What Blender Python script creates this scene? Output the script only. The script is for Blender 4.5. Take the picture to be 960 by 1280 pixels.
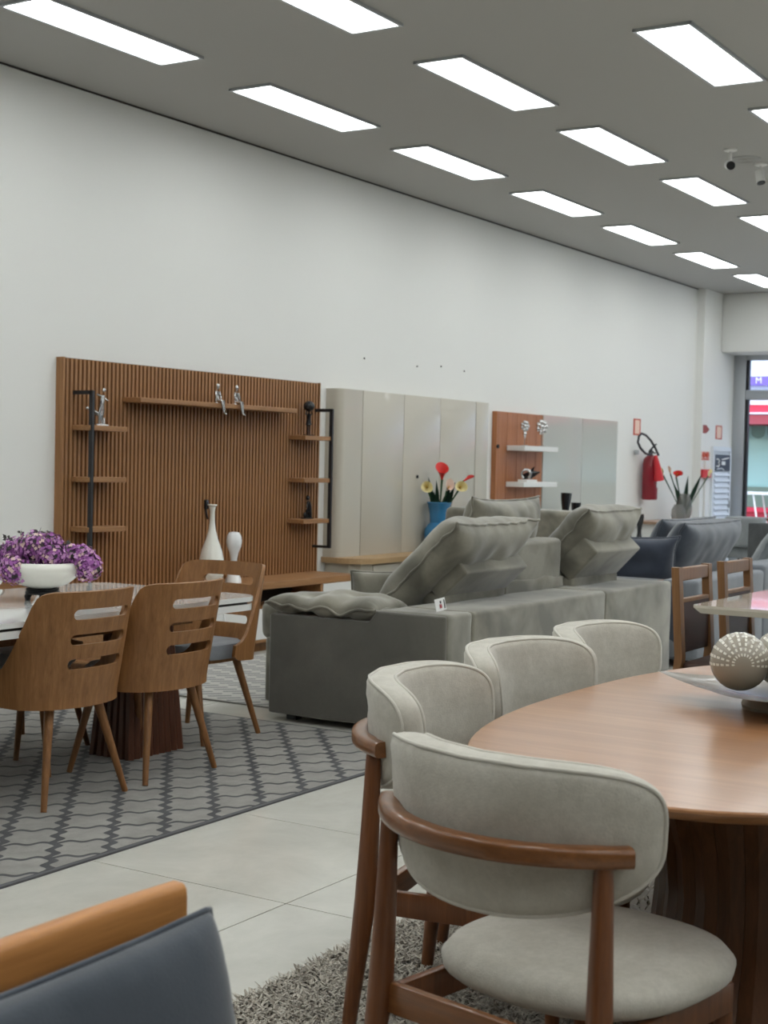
import bpy, bmesh, math, random
from math import sin, cos, pi, radians as R, sqrt, atan2
from mathutils import Vector, Matrix, noise
S = bpy.context.scene
COL = S.collection
for o in list(bpy.data.objects): bpy.data.objects.remove(o)

# ------------------------------------------------------------------ camera, world, exposure
cd = bpy.data.cameras.new('camera'); cam = bpy.data.objects.new('camera', cd); COL.objects.link(cam); S.camera = cam
F, YAW, PITCH, ROLL = 1820.16, 0.558928, -0.0340062, 0.0228576
cd.sensor_fit = 'HORIZONTAL'; cd.sensor_width = 36; cd.lens = 36*F/960; cd.clip_end = 200; cd.clip_start = .05
f = Vector((cos(YAW)*cos(PITCH), sin(YAW)*cos(PITCH), sin(PITCH))); r0 = Vector((sin(YAW), -cos(YAW), 0)); u0 = r0.cross(f)
rr = cos(ROLL)*r0 + sin(ROLL)*u0; uu = -sin(ROLL)*r0 + cos(ROLL)*u0
cam.matrix_world = Matrix((( rr.x, uu.x, -f.x, 0), (rr.y, uu.y, -f.y, 0), (rr.z, uu.z, -f.z, 1.4), (0, 0, 0, 1)))
cd.dof.use_dof = True; cd.dof.focus_distance = 4.6; cd.dof.aperture_fstop = 9.0
S.view_settings.view_transform = 'Standard'; S.view_settings.look = 'None'; S.view_settings.gamma = 1; S.view_settings.use_curve_mapping = False
S.view_settings.exposure = 0.34
W = bpy.data.worlds.new('world'); S.world = W; W.use_nodes = True
wn = W.node_tree.nodes; bg = wn['Background']; sky = wn.new('ShaderNodeTexSky')
sky.sky_type = 'NISHITA'; sky.sun_disc = False; sky.sun_elevation = R(50); sky.sun_rotation = R(200); sky.air_density = 1.2; sky.dust_density = 2
W.node_tree.links.new(sky.outputs[0], bg.inputs[0]); bg.inputs[1].default_value = 0.62
LAMP = 7.0       # radiance of the ceiling light panels

# ------------------------------------------------------------------ materials
MC = {}
def mat(name, col=(.5, .5, .5), rough=.5, metal=0, spec=.5, coat=0, emit=None, es=1, trans=0, ior=1.45, sheen=0, alpha=1):
    if name in MC: return MC[name]
    m = bpy.data.materials.new(name); m.use_nodes = True; b = m.node_tree.nodes['Principled BSDF']
    b.inputs['Base Color'].default_value = (*col, 1); b.inputs['Roughness'].default_value = rough; b.inputs['Metallic'].default_value = metal
    b.inputs['Specular IOR Level'].default_value = spec; b.inputs['Coat Weight'].default_value = coat; b.inputs['IOR'].default_value = ior
    b.inputs['Transmission Weight'].default_value = trans; b.inputs['Sheen Weight'].default_value = sheen; b.inputs['Alpha'].default_value = alpha
    if emit: b.inputs['Emission Color'].default_value = (*emit, 1); b.inputs['Emission Strength'].default_value = es
    MC[name] = m; return m
class N:
    def __init__(s, m): s.t = m.node_tree; s.n = s.t.nodes; s.b = s.n['Principled BSDF']
    def new(s, typ, **k):
        x = s.n.new(typ)
        for a, v in k.items():
            if hasattr(x, a): setattr(x, a, v)
            else: x.inputs[a.replace('_', ' ')].default_value = v
        return x
    def l(s, a, b): s.t.links.new(a, b)
    def coord(s, scale=(1, 1, 1), rot=(0, 0, 0), kind='Object'):
        tc = s.new('ShaderNodeTexCoord'); mp = s.new('ShaderNodeMapping'); mp.inputs['Scale'].default_value = scale; mp.inputs['Rotation'].default_value = rot
        s.l(tc.outputs[kind], mp.inputs[0]); return mp.outputs[0]
    def noise(s, vec, scale, detail=4, rough=.55, dist=0):
        x = s.new('ShaderNodeTexNoise', Scale=scale, Detail=detail, Roughness=rough, Distortion=dist); s.l(vec, x.inputs['Vector']); return x.outputs['Fac']
    def ramp(s, fac, stops):
        x = s.new('ShaderNodeValToRGB'); e = x.color_ramp.elements
        while len(e) < len(stops): e.new(.5)
        for i, (p, c) in enumerate(stops): e[i].position = p; e[i].color = (*c, 1) if len(c) == 3 else c
        s.l(fac, x.inputs[0]); return x.outputs[0]
    def math(s, op, a, b=0, c=None):
        x = s.new('ShaderNodeMath', operation=op)
        for i, v in enumerate((a, b) if c is None else (a, b, c)):
            if isinstance(v, (int, float)): x.inputs[i].default_value = v
            else: s.l(v, x.inputs[i])
        return x.outputs[0]
    def mix(s, fac, a, b):
        x = s.new('ShaderNodeMix', data_type='RGBA')
        if isinstance(fac, (int, float)): x.inputs[0].default_value = fac
        else: s.l(fac, x.inputs[0])
        for i, v in ((6, a), (7, b)):
            if isinstance(v, tuple): x.inputs[i].default_value = (*v, 1)
            else: s.l(v, x.inputs[i])
        return x.outputs[2]
    def bump(s, h, strength=.3, dist=.002):
        x = s.new('ShaderNodeBump', Strength=strength, Distance=dist); s.l(h, x.inputs['Height']); s.l(x.outputs[0], s.b.inputs['Normal'])
    def col(s, c): s.l(c, s.b.inputs['Base Color'])

def wood(name, dark, light, axis='z', rough=.42, coat=0, scale=1, bump=.12):
    if name in MC: return MC[name]
    m = mat(name, light, rough, coat=coat); n = N(m)
    sc = {'x': (1.2, 26, 26), 'y': (26, 1.2, 26), 'z': (26, 26, 1.2)}[axis]
    v = n.coord(tuple(k*scale for k in sc))
    a = n.noise(v, 1.6, 5, .6, .6); v2 = n.coord(tuple(k*scale*4 for k in sc)); b2 = n.noise(v2, 2.2, 3, .6)
    fac = n.math('ADD', n.math('MULTIPLY', a, .72), n.math('MULTIPLY', b2, .28))
    n.col(n.ramp(fac, [(.30, dark), (.52, tuple((d+l)/2 for d, l in zip(dark, light))), (.70, light)])); n.bump(fac, bump, .001)
    return m
def fabric(name, c1, c2, patch=3.0, rough=.95, sheen=.3, weave=900, bump=.25):
    if name in MC: return MC[name]
    m = mat(name, c1, rough, sheen=sheen, spec=.2); n = N(m); v = n.coord()
    a = n.noise(v, patch, 3, .5, .4); w = n.noise(v, weave*.25, 2, .7)
    mt = n.ramp(n.noise(v, weave*.07, 3, .7), [(.40, (0, 0, 0)), (.62, (1, 1, 1))]); n.col(n.mix(n.math('MULTIPLY', mt, .22 if 'boucle' in name else .08), n.mix(n.math('MULTIPLY', w, .35), n.ramp(a, [(.38, c1), (.62, c2)]), tuple(k*.72 for k in c1)), tuple(k*.62 for k in c1))); n.bump(w, bump, .002)
    return m

M_wall = mat('wall_paint', (.80, .80, .775), .75); n = N(M_wall); n.bump(n.noise(n.coord(), 60, 3), .05, .002)
M_wallg = mat('unseen_wall_grey', (.28, .27, .255), .8)  # unseen back and right walls, toned dark to cut bounced light
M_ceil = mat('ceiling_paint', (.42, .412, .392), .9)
M_tile = mat('porcelain_tile', (.60, .59, .54), .10, spec=.5); n = N(M_tile); v = n.coord()
n.col(n.ramp(n.noise(v, 3.0, 8, .65, .5), [(.3, (.50, .49, .44)), (.7, (.61, .60, .545))]))
M_grout = mat('grout', (.22, .21, .19), .9)
M_alu = mat('aluminium', (.46, .48, .50), .38, metal=.6)
M_glass = mat('glass', (1, 1, 1), .0, trans=1, ior=1.02, spec=.3)
M_diff = mat('light_diffuser', (.9, .9, .9), .5); n = N(M_diff)
cc = n.ramp(n.noise(n.coord((1, 1, 1)), 2.2, 1), [(.40, (.90, .96, 1.0)), (.62, (1.0, .99, .87))])
n.l(cc, n.b.inputs['Emission Color']); n.b.inputs['Emission Strength'].default_value = LAMP
M_white = mat('white_lacquer', (.78, .78, .76), .3); M_whitematte = mat('white_matte', (.80, .80, .78), .55)
M_black = mat('black_metal', (.018, .018, .02), .45); M_blackgloss = mat('black_gloss', (.012, .012, .014), .2)
M_slat = wood('slat_walnut', (.24, .11, .040), (.43, .22, .095), 'z', .5)
M_slatback = mat('slat_backing', (.10, .042, .016), .8)
M_shelfwood = wood('shelf_walnut', (.24, .115, .045), (.42, .22, .098), 'x', .5)
M_chairwood = wood('plywood_walnut', (.175, .075, .022), (.35, .165, .060), 'z', .42)
M_legwood = wood('leg_walnut', (.15, .062, .020), (.31, .145, .052), 'z', .4)
M_redwood = wood('reddish_wood', (.11, .036, .011), (.235, .082, .026), 'z', .34, coat=.2)
M_redrail = wood('reddish_wood_rail', (.13, .048, .015), (.27, .108, .036), 'y', .30, coat=.3)
M_tabletop = wood('polished_wood_top', (.27, .108, .038), (.42, .20, .082), 'y', .33, coat=.5, scale=.5, bump=.03)
M_tabletop.node_tree.nodes['Principled BSDF'].inputs['Coat Roughness'].default_value = .16
M_armwood = wood('honey_wood', (.42, .17, .045), (.62, .28, .085), 'x', .4)
M_oak = wood('oak_ledge', (.36, .23, .11), (.52, .36, .20), 'x', .5)
M_orange = wood('orange_veneer', (.30, .105, .035), (.48, .20, .085), 'z', .4)
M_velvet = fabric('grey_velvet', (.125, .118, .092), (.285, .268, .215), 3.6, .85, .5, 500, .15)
M_velvetd = fabric('shaded_grey_velvet', (.095, .09, .076), (.135, .128, .108), 2.5, .85, .5, 500, .15)  # same velvet as the grey sofa, side shade put into the colour
M_beige = fabric('cream_boucle', (.53, .50, .43), (.60, .57, .50), 14, .95, .3, 900, .45)
M_pipe = fabric('cream_piping', (.60, .57, .50), (.62, .59, .52), 10, .9, .3)
M_slate = fabric('lit_slate_fabric', (.17, .185, .21), (.205, .22, .245), 4, .95, .3)  # navy sofa cloth as it looks lit, brightness put into the colour
M_navy = fabric('navy_velvet', (.030, .038, .058), (.055, .066, .092), 4, .8, .5)
M_slatenavy = fabric('slate_navy_velvet', (.050, .060, .080), (.095, .11, .135), 4, .8, .5)
M_bluegrey = fabric('blue_grey_velvet', (.035, .046, .062), (.052, .064, .083), 3, .8, .5)
M_seatgrey = fabric('grey_blue_seat', (.27, .29, .32), (.34, .36, .385), 10, .9, .2)
M_lightgrey = fabric('light_grey_fabric', (.27, .29, .30), (.35, .37, .38), 6, .9, .2)
M_beigelac = mat('greige_lacquer', (.52, .485, .41), .28, coat=.2); M_gap = mat('dark_gap', (.04, .035, .03), .8)
M_greygloss = mat('grey_glass_gloss', (.53, .52, .485), .07, coat=.6)
M_marble = mat('white_glass_top', (.74, .745, .73), .06, coat=.5)
M_creamgloss = mat('cream_gloss', (.55, .50, .42), .08, coat=.4)
M_silver = mat('silver', (.62, .62, .62), .18, metal=1)
M_ceramic = mat('white_ceramic', (.80, .79, .72), .12, coat=.4); M_opal = mat('opal_white', (.82, .83, .84), .15)
M_bluecer = mat('blue_ceramic', (.035, .19, .38), .2, coat=.3)
M_red = mat('red_enamel', (.24, .006, .018), .3, coat=.3); M_redp = mat('red_plastic', (.60, .03, .04), .4)
M_signred = mat('sign_red', (.55, .07, .03), .5); M_signlight = mat('sign_light', (.85, .62, .50), .5)
M_leaf = mat('dark_green_leaf', (.012, .045, .022), .45); M_stem = mat('green_stem', (.025, .08, .03), .5)
M_cream = mat('cream_petal', (.80, .70, .36), .6); M_yel = mat('yellow_throat', (.62, .40, .05), .6); M_redf = mat('red_petal', (.65, .03, .025), .5); M_pinkw = mat('pale_pink_petal', (.80, .60, .50), .6)
M_pur = mat('purple_floret', (.36, .12, .38), .8); M_pur2 = mat('mauve_floret', (.56, .28, .54), .8); M_pk = mat('cream_pink_floret', (.75, .55, .50), .7); M_dkl = mat('dusky_leaf', (.055, .05, .045), .7)
M_smoke = mat('smoked_glass', (.62, .62, .60), .03, trans=.85, ior=1.15)
M_taupe = mat('taupe_ceramic', (.36, .32, .26), .22, coat=.3); M_dash = mat('cream_inlay', (.80, .77, .68), .4)

# trellis rug
def rug_mat():
    m = mat('trellis_rug_pile', (.3, .3, .3), .95, spec=.1, sheen=.2); n = N(m)
    g = n.new('ShaderNodeNewGeometry'); sp = n.new('ShaderNodeSeparateXYZ'); n.l(g.outputs['Position'], sp.inputs[0])
    x = n.math('MULTIPLY', n.math('SUBTRACT', sp.outputs[0], 3.935), 1/.298); y = n.math('MULTIPLY', n.math('SUBTRACT', sp.outputs[1], 3.726), 1/.250)
    a = n.math('ADD', x, y); b = n.math('SUBTRACT', x, y)
    def edge(p, q):
        w = n.math('MULTIPLY', n.math('COSINE', n.math('MULTIPLY', q, 4*pi)), .065)
        s = n.math('FRACT', n.math('ADD', n.math('ADD', p, w), 20.0))      # edge at .5
        return n.math('ABSOLUTE', n.math('SUBTRACT', s, .5))
    d = n.math('MINIMUM', n.math('ADD', edge(a, b), .022), edge(b, a))
    k = n.new('ShaderNodeMapRange'); k.inputs['From Min'].default_value = .075; k.inputs['From Max'].default_value = .10; n.l(d, k.inputs[0])
    v = n.coord(); p = n.noise(v, 7, 5, .7); fine = n.noise(v, 180, 3, .6)
    light = n.ramp(p, [(.3, (.20, .192, .175)), (.7, (.325, .312, .288))]); dark = n.ramp(p, [(.3, (.024, .025, .029)), (.7, (.050, .051, .057))])
    n.col(n.mix(n.math('MULTIPLY', fine, .25), n.mix(k.outputs[0], dark, light), (.10, .10, .10)))
    n.bump(n.math('ADD', n.math('MULTIPLY', k.outputs[0], .8), n.math('MULTIPLY', fine, .4)), .5, .006)
    return m
def rug2_mat():
    m = mat('dash_rug_pile', (.4, .4, .4), .95, spec=.1); n = N(m)
    g = n.new('ShaderNodeNewGeometry'); sp = n.new('ShaderNodeSeparateXYZ'); n.l(g.outputs['Position'], sp.inputs[0])
    v_ = n.math('MULTIPLY', n.math('ADD', sp.outputs[0], sp.outputs[1]), .7071/.080); u_ = n.math('MULTIPLY', n.math('SUBTRACT', sp.outputs[0], sp.outputs[1]), .7071/.20)
    row = n.math('FLOOR', v_); uu_ = n.math('FRACT', n.math('ADD', n.math('ADD', u_, n.math('MULTIPLY', row, .23)), 50))
    m1 = n.math('MULTIPLY', n.math('LESS_THAN', uu_, .70), n.math('LESS_THAN', n.math('FRACT', v_), .52))
    n.col(n.mix(m1, (.47, .46, .43), (.25, .25, .25)))
    n.bump(n.noise(n.coord(), 200, 3), .4, .004); return m
M_rug = rug_mat(); M_rug2 = rug2_mat(); M_rugedge = mat('rug_binding', (.10, .10, .105), .95)
M_shag = [mat('shag_yarn_%s' % k, c, .9, sheen=.3) for k, c in (('taupe', (.36, .325, .27)), ('pale', (.52, .48, .41)), ('dark', (.22, .19, .155)))]

# ------------------------------------------------------------------ mesh helpers
def link(name, me, parent=None, sharp=38):
    o = bpy.data.objects.new(name, me); COL.objects.link(o)
    if parent: o.parent = parent
    return o
def obj(name, bm, m, parent=None, sharp=38, norm=True):
    me = bpy.data.meshes.new(name)
    if norm: bmesh.ops.recalc_face_normals(bm, faces=bm.faces)
    bm.to_mesh(me); bm.free()
    for k in (m if isinstance(m, (list, tuple)) else [m]): me.materials.append(k)
    me.shade_smooth(); me.set_sharp_from_angle(angle=R(sharp))
    return link(name, me, parent)
def B(): return bmesh.new()
def tag(o, label, cat, group=None, kind=None):
    o['label'] = label; o['category'] = cat
    if group: o['group'] = group
    if kind: o['kind'] = kind
    return o
def thing(name, label, cat, loc=(0, 0, 0), rz=0, group=None):
    o = bpy.data.objects.new(name, None); COL.objects.link(o); o.location = loc; o.rotation_euler = (0, 0, rz); o.empty_display_size = .1
    return tag(o, label, cat, group)
def struct(o): o['kind'] = 'structure'; return o
def dup(root, loc=None, rz=None, label=None):
    def cp(o, p):
        c = o.copy(); COL.objects.link(c); c.parent = p
        for ch in o.children: cp(ch, c)
        return c
    r = cp(root, root.parent)
    if loc is not None: r.location = loc
    if rz is not None: r.rotation_euler = (0, 0, rz)
    if label: r['label'] = label
    return r
def box(bm, x0, x1, y0, y1, z0, z1, bev=0, seg=2, mi=0):
    r = bmesh.ops.create_cube(bm, size=1, matrix=Matrix.Translation(((x0+x1)/2, (y0+y1)/2, (z0+z1)/2)) @ Matrix.Diagonal((abs(x1-x0), abs(y1-y0), abs(z1-z0), 1)))
    fs = set()
    for v in r['verts']: fs.update(v.link_faces)
    for q in fs: q.material_index = mi
    if bev:
        es = set(e for v in r['verts'] for e in v.link_edges)
        bmesh.ops.bevel(bm, geom=list(es), offset=bev, segments=seg, profile=.5, affect='EDGES', clamp_overlap=True)
    return bm
def tube(bm, pts, rad, seg=10, caps=True, flat=1.0, mi=0):
    pts = [Vector(p) for p in pts]; n_ = len(pts)
    if isinstance(rad, (int, float)): rad = [rad]*n_
    rings = []; up = None
    for i, p in enumerate(pts):
        t = (pts[min(i+1, n_-1)] - pts[max(i-1, 0)]).normalized()
        if up is None:
            up = Vector((0, 0, 1)) if abs(t.z) < .9 else Vector((1, 0, 0))
        a = t.cross(up)
        if a.length < 1e-4: a = t.cross(Vector((0, 1, 0)))
        a.normalize(); b = a.cross(t).normalized(); up = b
        rings.append([bm.verts.new(p + a*cos(2*pi*k/seg)*rad[i]*flat + b*sin(2*pi*k/seg)*rad[i]) for k in range(seg)])
    for i in range(n_-1):
        for k in range(seg):
            q = bm.faces.new((rings[i][k], rings[i][(k+1) % seg], rings[i+1][(k+1) % seg], rings[i+1][k])); q.material_index = mi
    if caps:
        for q in (rings[0][::-1], rings[-1]): bm.faces.new(q).material_index = mi
    return bm
def rtube(bm, pts, hw, hh, cr=.3, closed=False):
    """rounded-rectangle section swept along pts kept level: hw across, hh up"""
    pts = [Vector(p) for p in pts]; n_ = len(pts); rings = []
    sec = []
    for k in range(16):
        t = 2*pi*(k+.5)/16; e = 2/4.0
        sec.append((abs(cos(t))**e*math.copysign(1, cos(t)), abs(sin(t))**e*math.copysign(1, sin(t))))
    for i, p in enumerate(pts):
        t = (pts[min(i+1, n_-1)] - pts[max(i-1, 0)]).normalized(); a = t.cross(Vector((0, 0, 1))).normalized(); b = a.cross(t).normalized()
        w = hw[i] if isinstance(hw, list) else hw; h = hh[i] if isinstance(hh, list) else hh
        rings.append([bm.verts.new(p + a*c*w + b*s_*h) for c, s_ in sec])
    for i in range(n_-1):
        for k in range(16): bm.faces.new((rings[i][k], rings[i][(k+1) % 16], rings[i+1][(k+1) % 16], rings[i+1][k]))
    bm.faces.new(rings[0][::-1]); bm.faces.new(rings[-1]); return bm
def ell(bm, c, r, rot=None, seg=14, ring=10, mi=0):
    mm = Matrix.Translation(c) @ (rot.to_4x4() if rot else Matrix()) @ Matrix.Diagonal((*((r, r, r) if isinstance(r, (int, float)) else r), 1))
    q = bmesh.ops.create_uvsphere(bm, u_segments=seg, v_segments=ring, radius=1, matrix=mm)
    for v in q['verts']:
        for fc in v.link_faces: fc.material_index = mi
    return bm
def lathe(bm, prof, seg=28, c=(0, 0, 0), close=False):
    rings = []
    for r, z in prof:
        rings.append([bm.verts.new((c[0]+r*cos(2*pi*k/seg), c[1]+r*sin(2*pi*k/seg), c[2]+z)) for k in range(seg)] if r > 1e-5 else [bm.verts.new((c[0], c[1], c[2]+z))])
    for A, C in zip(rings, rings[1:]):
        for k in range(seg):
            k2 = (k+1) % seg
            if len(A) == 1 and len(C) == 1: continue
            if len(A) == 1: bm.faces.new((A[0], C[k2], C[k]))
            elif len(C) == 1: bm.faces.new((A[k], A[k2], C[0]))
            else: bm.faces.new((A[k], A[k2], C[k2], C[k]))
    return bm
def prism(bm, poly, z0, z1, mi=0):
    a = [bm.verts.new((x, y, z0)) for x, y in poly]; b = [bm.verts.new((x, y, z1)) for x, y in poly]; n_ = len(poly)
    fs = [bm.faces.new(a[::-1]), bm.faces.new(b)] + [bm.faces.new((a[i], a[(i+1) % n_], b[(i+1) % n_], b[i])) for i in range(n_)]
    for q in fs: q.material_index = mi
    return bm
def xf(bm, M): bmesh.ops.transform(bm, matrix=M, verts=bm.verts); return bm
def basis(ax, ay, loc):
    ax = Vector(ax).normalized(); az = ax.cross(Vector(ay)).normalized(); ay = az.cross(ax)
    return Matrix(((ax.x, ay.x, az.x, loc[0]), (ax.y, ay.y, az.y, loc[1]), (ax.z, ay.z, az.z, loc[2]), (0, 0, 0, 1)))
def sgn(a, e): return math.copysign(abs(a)**e, a)
def rrect(w, h, r, seg=6, cx=0, cy=0):
    P = []
    for sx, sy, a0 in ((1, 1, 0), (-1, 1, 90), (-1, -1, 180), (1, -1, 270)):
        for k in range(seg+1):
            t = R(a0+90*k/seg); P.append((cx+sx*(w/2-r)+r*cos(t), cy+sy*(h/2-r)+r*sin(t)))
    return P
def pillow(name, w, h, t, ax, ay, loc, m, seed=0, wr=.010, pinch=.07, seam=.008, parent=None, tufts=(), n=44, k=34, pip=None, boxy=4, ear=0.0):
    bm = B(); off = Vector((seed*7.3, seed*3.1, seed)); vs = {}
    def P(u, v, s):
        x = w/2*u*(1-pinch*(1-v*v)*u*u); y = h/2*v*(1-pinch*(1-u*u)*v*v)
        if ear: e = (abs(u)*abs(v))**6; x *= 1+ear*e; y *= 1+ear*e
        pr = max(0, (1-abs(u)**boxy)*(1-abs(v)**boxy))**.45; z = s*t/2*pr
        ed = 1-pr
        q = Vector((x, y, 0)); nz = noise.noise(q*9+off+Vector((0, 0, s*3)))*wr*.9*pr
        # gathers running inward from the seam
        d = max(abs(u), abs(v)); along = y if abs(u) > abs(v) else x
        nz += noise.noise(Vector((along*38, d*1.2, seed+s)))*wr*.45*min(1, pr*1.6)*max(0, (d-.70)/.30)**1.3; nz += noise.noise(q*4.5+off*1.7)*wr*1.6*pr
        for tu, tv in tufts: z -= s*t*.22*math.exp(-((x-tu)**2+(y-tv)**2)/.004)
        jit = noise.noise(Vector((x*14, y*14, seed)))*wr*(1-pr)**5*1.1
        return (x+jit*.4, y+jit*.4, z+nz*s+jit)
    for s in (1, -1):
        for i in range(n+1):
            for j in range(k+1):
                if (i in (0, n) or j in (0, k)) and s == -1: vs[i, j, -1] = vs[i, j, 1]; continue
                u, v = sin((2*i/n-1)*pi/2), sin((2*j/k-1)*pi/2)
                u = .5*u+.5*(2*i/n-1); v = .5*v+.5*(2*j/k-1)
                vs[i, j, s] = bm.verts.new(P(u, v, s))
        for i in range(n):
            for j in range(k): bm.faces.new((vs[i, j, s], vs[i+1, j, s], vs[i+1, j+1, s], vs[i, j+1, s]))
    bp = B(); loop = [vs[i, 0, 1] for i in range(n)] + [vs[n, j, 1] for j in range(k)] + [vs[i, k, 1] for i in range(n, 0, -1)] + [vs[0, j, 1] for j in range(k, -1, -1)]
    tube(bp, [v.co.copy() for v in loop], seam, 6, caps=False)
    Mx = basis(ax, ay, loc); xf(bm, Mx); xf(bp, Mx)
    o = obj(name, bm, m, parent, 70); obj('piping', bp, pip or m, o, 80)
    return o
def text(s, size, m, loc, rot, name='lettering', parent=None, ext=.002, ax='CENTER'):
    c = bpy.data.curves.new(name, 'FONT'); c.body = s; c.size = size; c.extrude = ext; c.align_x = ax; c.align_y = 'CENTER'
    o = bpy.data.objects.new('tmp', c); COL.objects.link(o); o.location = loc; o.rotation_euler = rot
    bpy.context.view_layer.update(); dg = bpy.context.evaluated_depsgraph_get()
    me = bpy.data.meshes.new_from_object(o.evaluated_get(dg)); me.transform(o.matrix_world); bpy.data.objects.remove(o)
    me.materials.clear(); me.materials.append(m); p = link(name, me, parent); return p

# ================================================================== ROOM
WX0, WX1, WY0, WY1, CZ = -7.0, 19.85, -9.0, 6.8, 3.79
b = B(); box(b, WX0, WX1+.4, WY0, WY1+.2, -.15, -.012); floor = struct(obj('floor', b, M_grout))
T = .849; x0, y0 = 3.714-4*T, 2.655-4*T
b = B(); g = .0022; prism(b, rrect(T-2*g, T-2*g, .004, 1), -.012, 0); t0 = None
nx = int((WX1-x0)/T)+1
restb = B()
ring = []
for i in range(-9, nx):
    for j in range(-11, 9):
        xa, ya = x0+i*T, y0+j*T
        if 2.0 < xa+T and xa < 9.2 and 0.2 < ya+T and ya < 6.8-T*.2: ring.append((xa, ya))
        else:
            xa2, xb2, ya2, yb2 = max(xa+g, WX0), min(xa+T-g, WX1+.4), max(ya+g, WY0), min(ya+T-g, WY1+.1)
            if xb2-xa2 > .02 and yb2-ya2 > .02: box(restb, xa2, xb2, ya2, yb2, -.012, 0)
for xa, ya in ring:
    if t0 is None: t0 = obj('floor_tile', b, M_tile, floor); t = t0
    else: t = t0.copy(); COL.objects.link(t)
    t.location = (xa+T/2, ya+T/2, 0)
o = obj('floor_tile', restb, M_tile, floor); o['kind'] = 'stuff'
b = B(); box(b, WX0, WX1+.2, WY0, WY1+.2, CZ, CZ+.2); struct(obj('ceiling', b, M_ceil))
b = B(); box(b, WX0, 18.57, WY1, WY1+.2, 0, CZ); struct(obj('wall_left', b, M_wall))
b = B(); box(b, 18.57, WX1+.1, 6.69, WY1+.2, 0, CZ); struct(obj('wall_left_pilaster', b, M_wall))
b = B(); box(b, WX0, 18.57, WY1-.012, WY1, CZ-.012, CZ-.003); struct(obj('trim_1', b, M_gap))
b = B(); box(b, WX0-.2, WX0, WY0-.2, WY1+.2, 0, CZ); struct(obj('wall_back', b, M_wallg))
b = B(); box(b, WX0-.2, WX1+.4, WY0-.2, WY0, 0, CZ); struct(obj('wall_right', b, M_wallg))
b = B(); box(b, 19.25, 20.2, WY0, 6.69, 3.0, CZ, .02, 2); struct(obj('wall_front_lintel', b, M_wall))
# storefront
fr = struct(thing('window_1', 'x', 'x')); del fr['label']; del fr['category']
b = B(); GX = 19.85
for (ya, yb) in [(6.52, 6.69), (4.3, 4.4), (2.0, 2.1), (-.3, -.2), (-2.6, -2.5), (-5, -4.9), (-9, -8.9)]: box(b, GX-.06, GX+.1, ya, yb, 0, 3.0, .006)
box(b, GX-.02, GX+.08, WY0, 6.69, 2.93, 3.0); obj('window_frame', b, M_alu, fr)
b = B(); box(b, GX-.07, GX+.09, WY0, 6.52, 2.38, 2.52, .02); obj('transom', b, M_alu, fr)
b = B(); box(b, GX-.03, GX+.05, 6.48, 6.52, 0, 2.93, .004); obj('window_frame', b, M_black, fr)
for (ya, yb) in [(4.4, 6.45), (2.1, 4.3), (-.2, 2.0), (-2.5, -.3), (-4.9, -2.6), (-8.9, -5.0)]:
    for za, zb in ((.02, 2.38), (2.52, 2.93)):
        b = B(); box(b, GX, GX+.008, ya, yb, za, zb); obj('pane', b, M_glass, fr)
# louvred door in the pilaster wall
dr = struct(thing('door_1', 'x', 'x')); del dr['label']; del dr['category']
M_door = mat('white_door_paint', (.74, .78, .82), .4)
b = B(); box(b, 18.96, 19.02, 6.655, 6.69, 0, 1.72); box(b, 19.64, 19.70, 6.655, 6.69, 0, 1.72); box(b, 19.02, 19.64, 6.655, 6.69, 1.66, 1.72); obj('door_frame', b, M_door, dr)
b = B(); box(b, 19.02, 19.64, 6.675, 6.69, 0, 1.66); obj('door_leaf', b, M_door, dr)
lv = None
for k in range(17):
    if lv is None:
        b = B(); box(b, -.29, .29, -.006, .006, -.035, .035); xf(b, Matrix.Rotation(R(-28), 4, 'X')); lv = obj('louver', b, M_door, dr); q = lv
    else: q = lv.copy(); COL.objects.link(q)
    q.location = (19.33, 6.662, .12+k*.077)
b = B(); box(b, 19.60, 19.625, 6.62, 6.65, .88, .98, .004); obj('door_handle', b, M_alu, dr)

# ------------------------------------------------------------------ ceiling lights
fb = B(); L_, W_ = 1.27, .30
for (xa, xb, ya, yb) in [(-.02, L_+.02, -.018, 0), (-.02, L_+.02, W_, W_+.018), (-.02, 0, -.018, W_+.018), (L_, L_+.02, -.018, W_+.018)]: box(fb, xa, xb, ya, yb, -.016, 0)
db = B(); box(db, 0, L_, 0, W_, -.010, -.002)
cl0 = None; GL = 'recessed ceiling light panels'
vis = { (5.78, 1): 'ceiling light panel in the row beside the left wall, second from the camera', (5.78, 2): 'ceiling light panel in the row beside the left wall, third from the camera', (5.78, 3): 'ceiling light panel in the row beside the left wall, fourth from the camera', (5.78, 4): 'small ceiling light panel in the row beside the left wall, fifth from the camera', (5.78, 5): 'ceiling light panel in the row beside the left wall, sixth, before the pilaster', (5.78, 6): 'farthest ceiling light panel of the wall row, cut by the right edge',
 (4.39, 0): 'bluish ceiling light panel cut by the top edge of the photo, middle row', (4.39, 1): 'ceiling light panel of the middle row with a yellow tint, second from the camera', (4.39, 2): 'ceiling light panel of the middle row, third from the camera, pale bluish white', (4.39, 3): 'ceiling light panel of the middle row beside the security camera, fourth from the camera', (4.39, 4): 'ceiling light panel of the middle row cut by the right edge, fifth from the camera',
 (3.0, 1): 'large ceiling light panel at the upper right of the photo', (3.0, 2): 'ceiling light panel cut by the right edge above the security cameras'}
vis[(5.78, 0)] = 'longest ceiling light panel, at the upper left of the photo, nearest in the wall row'
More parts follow.
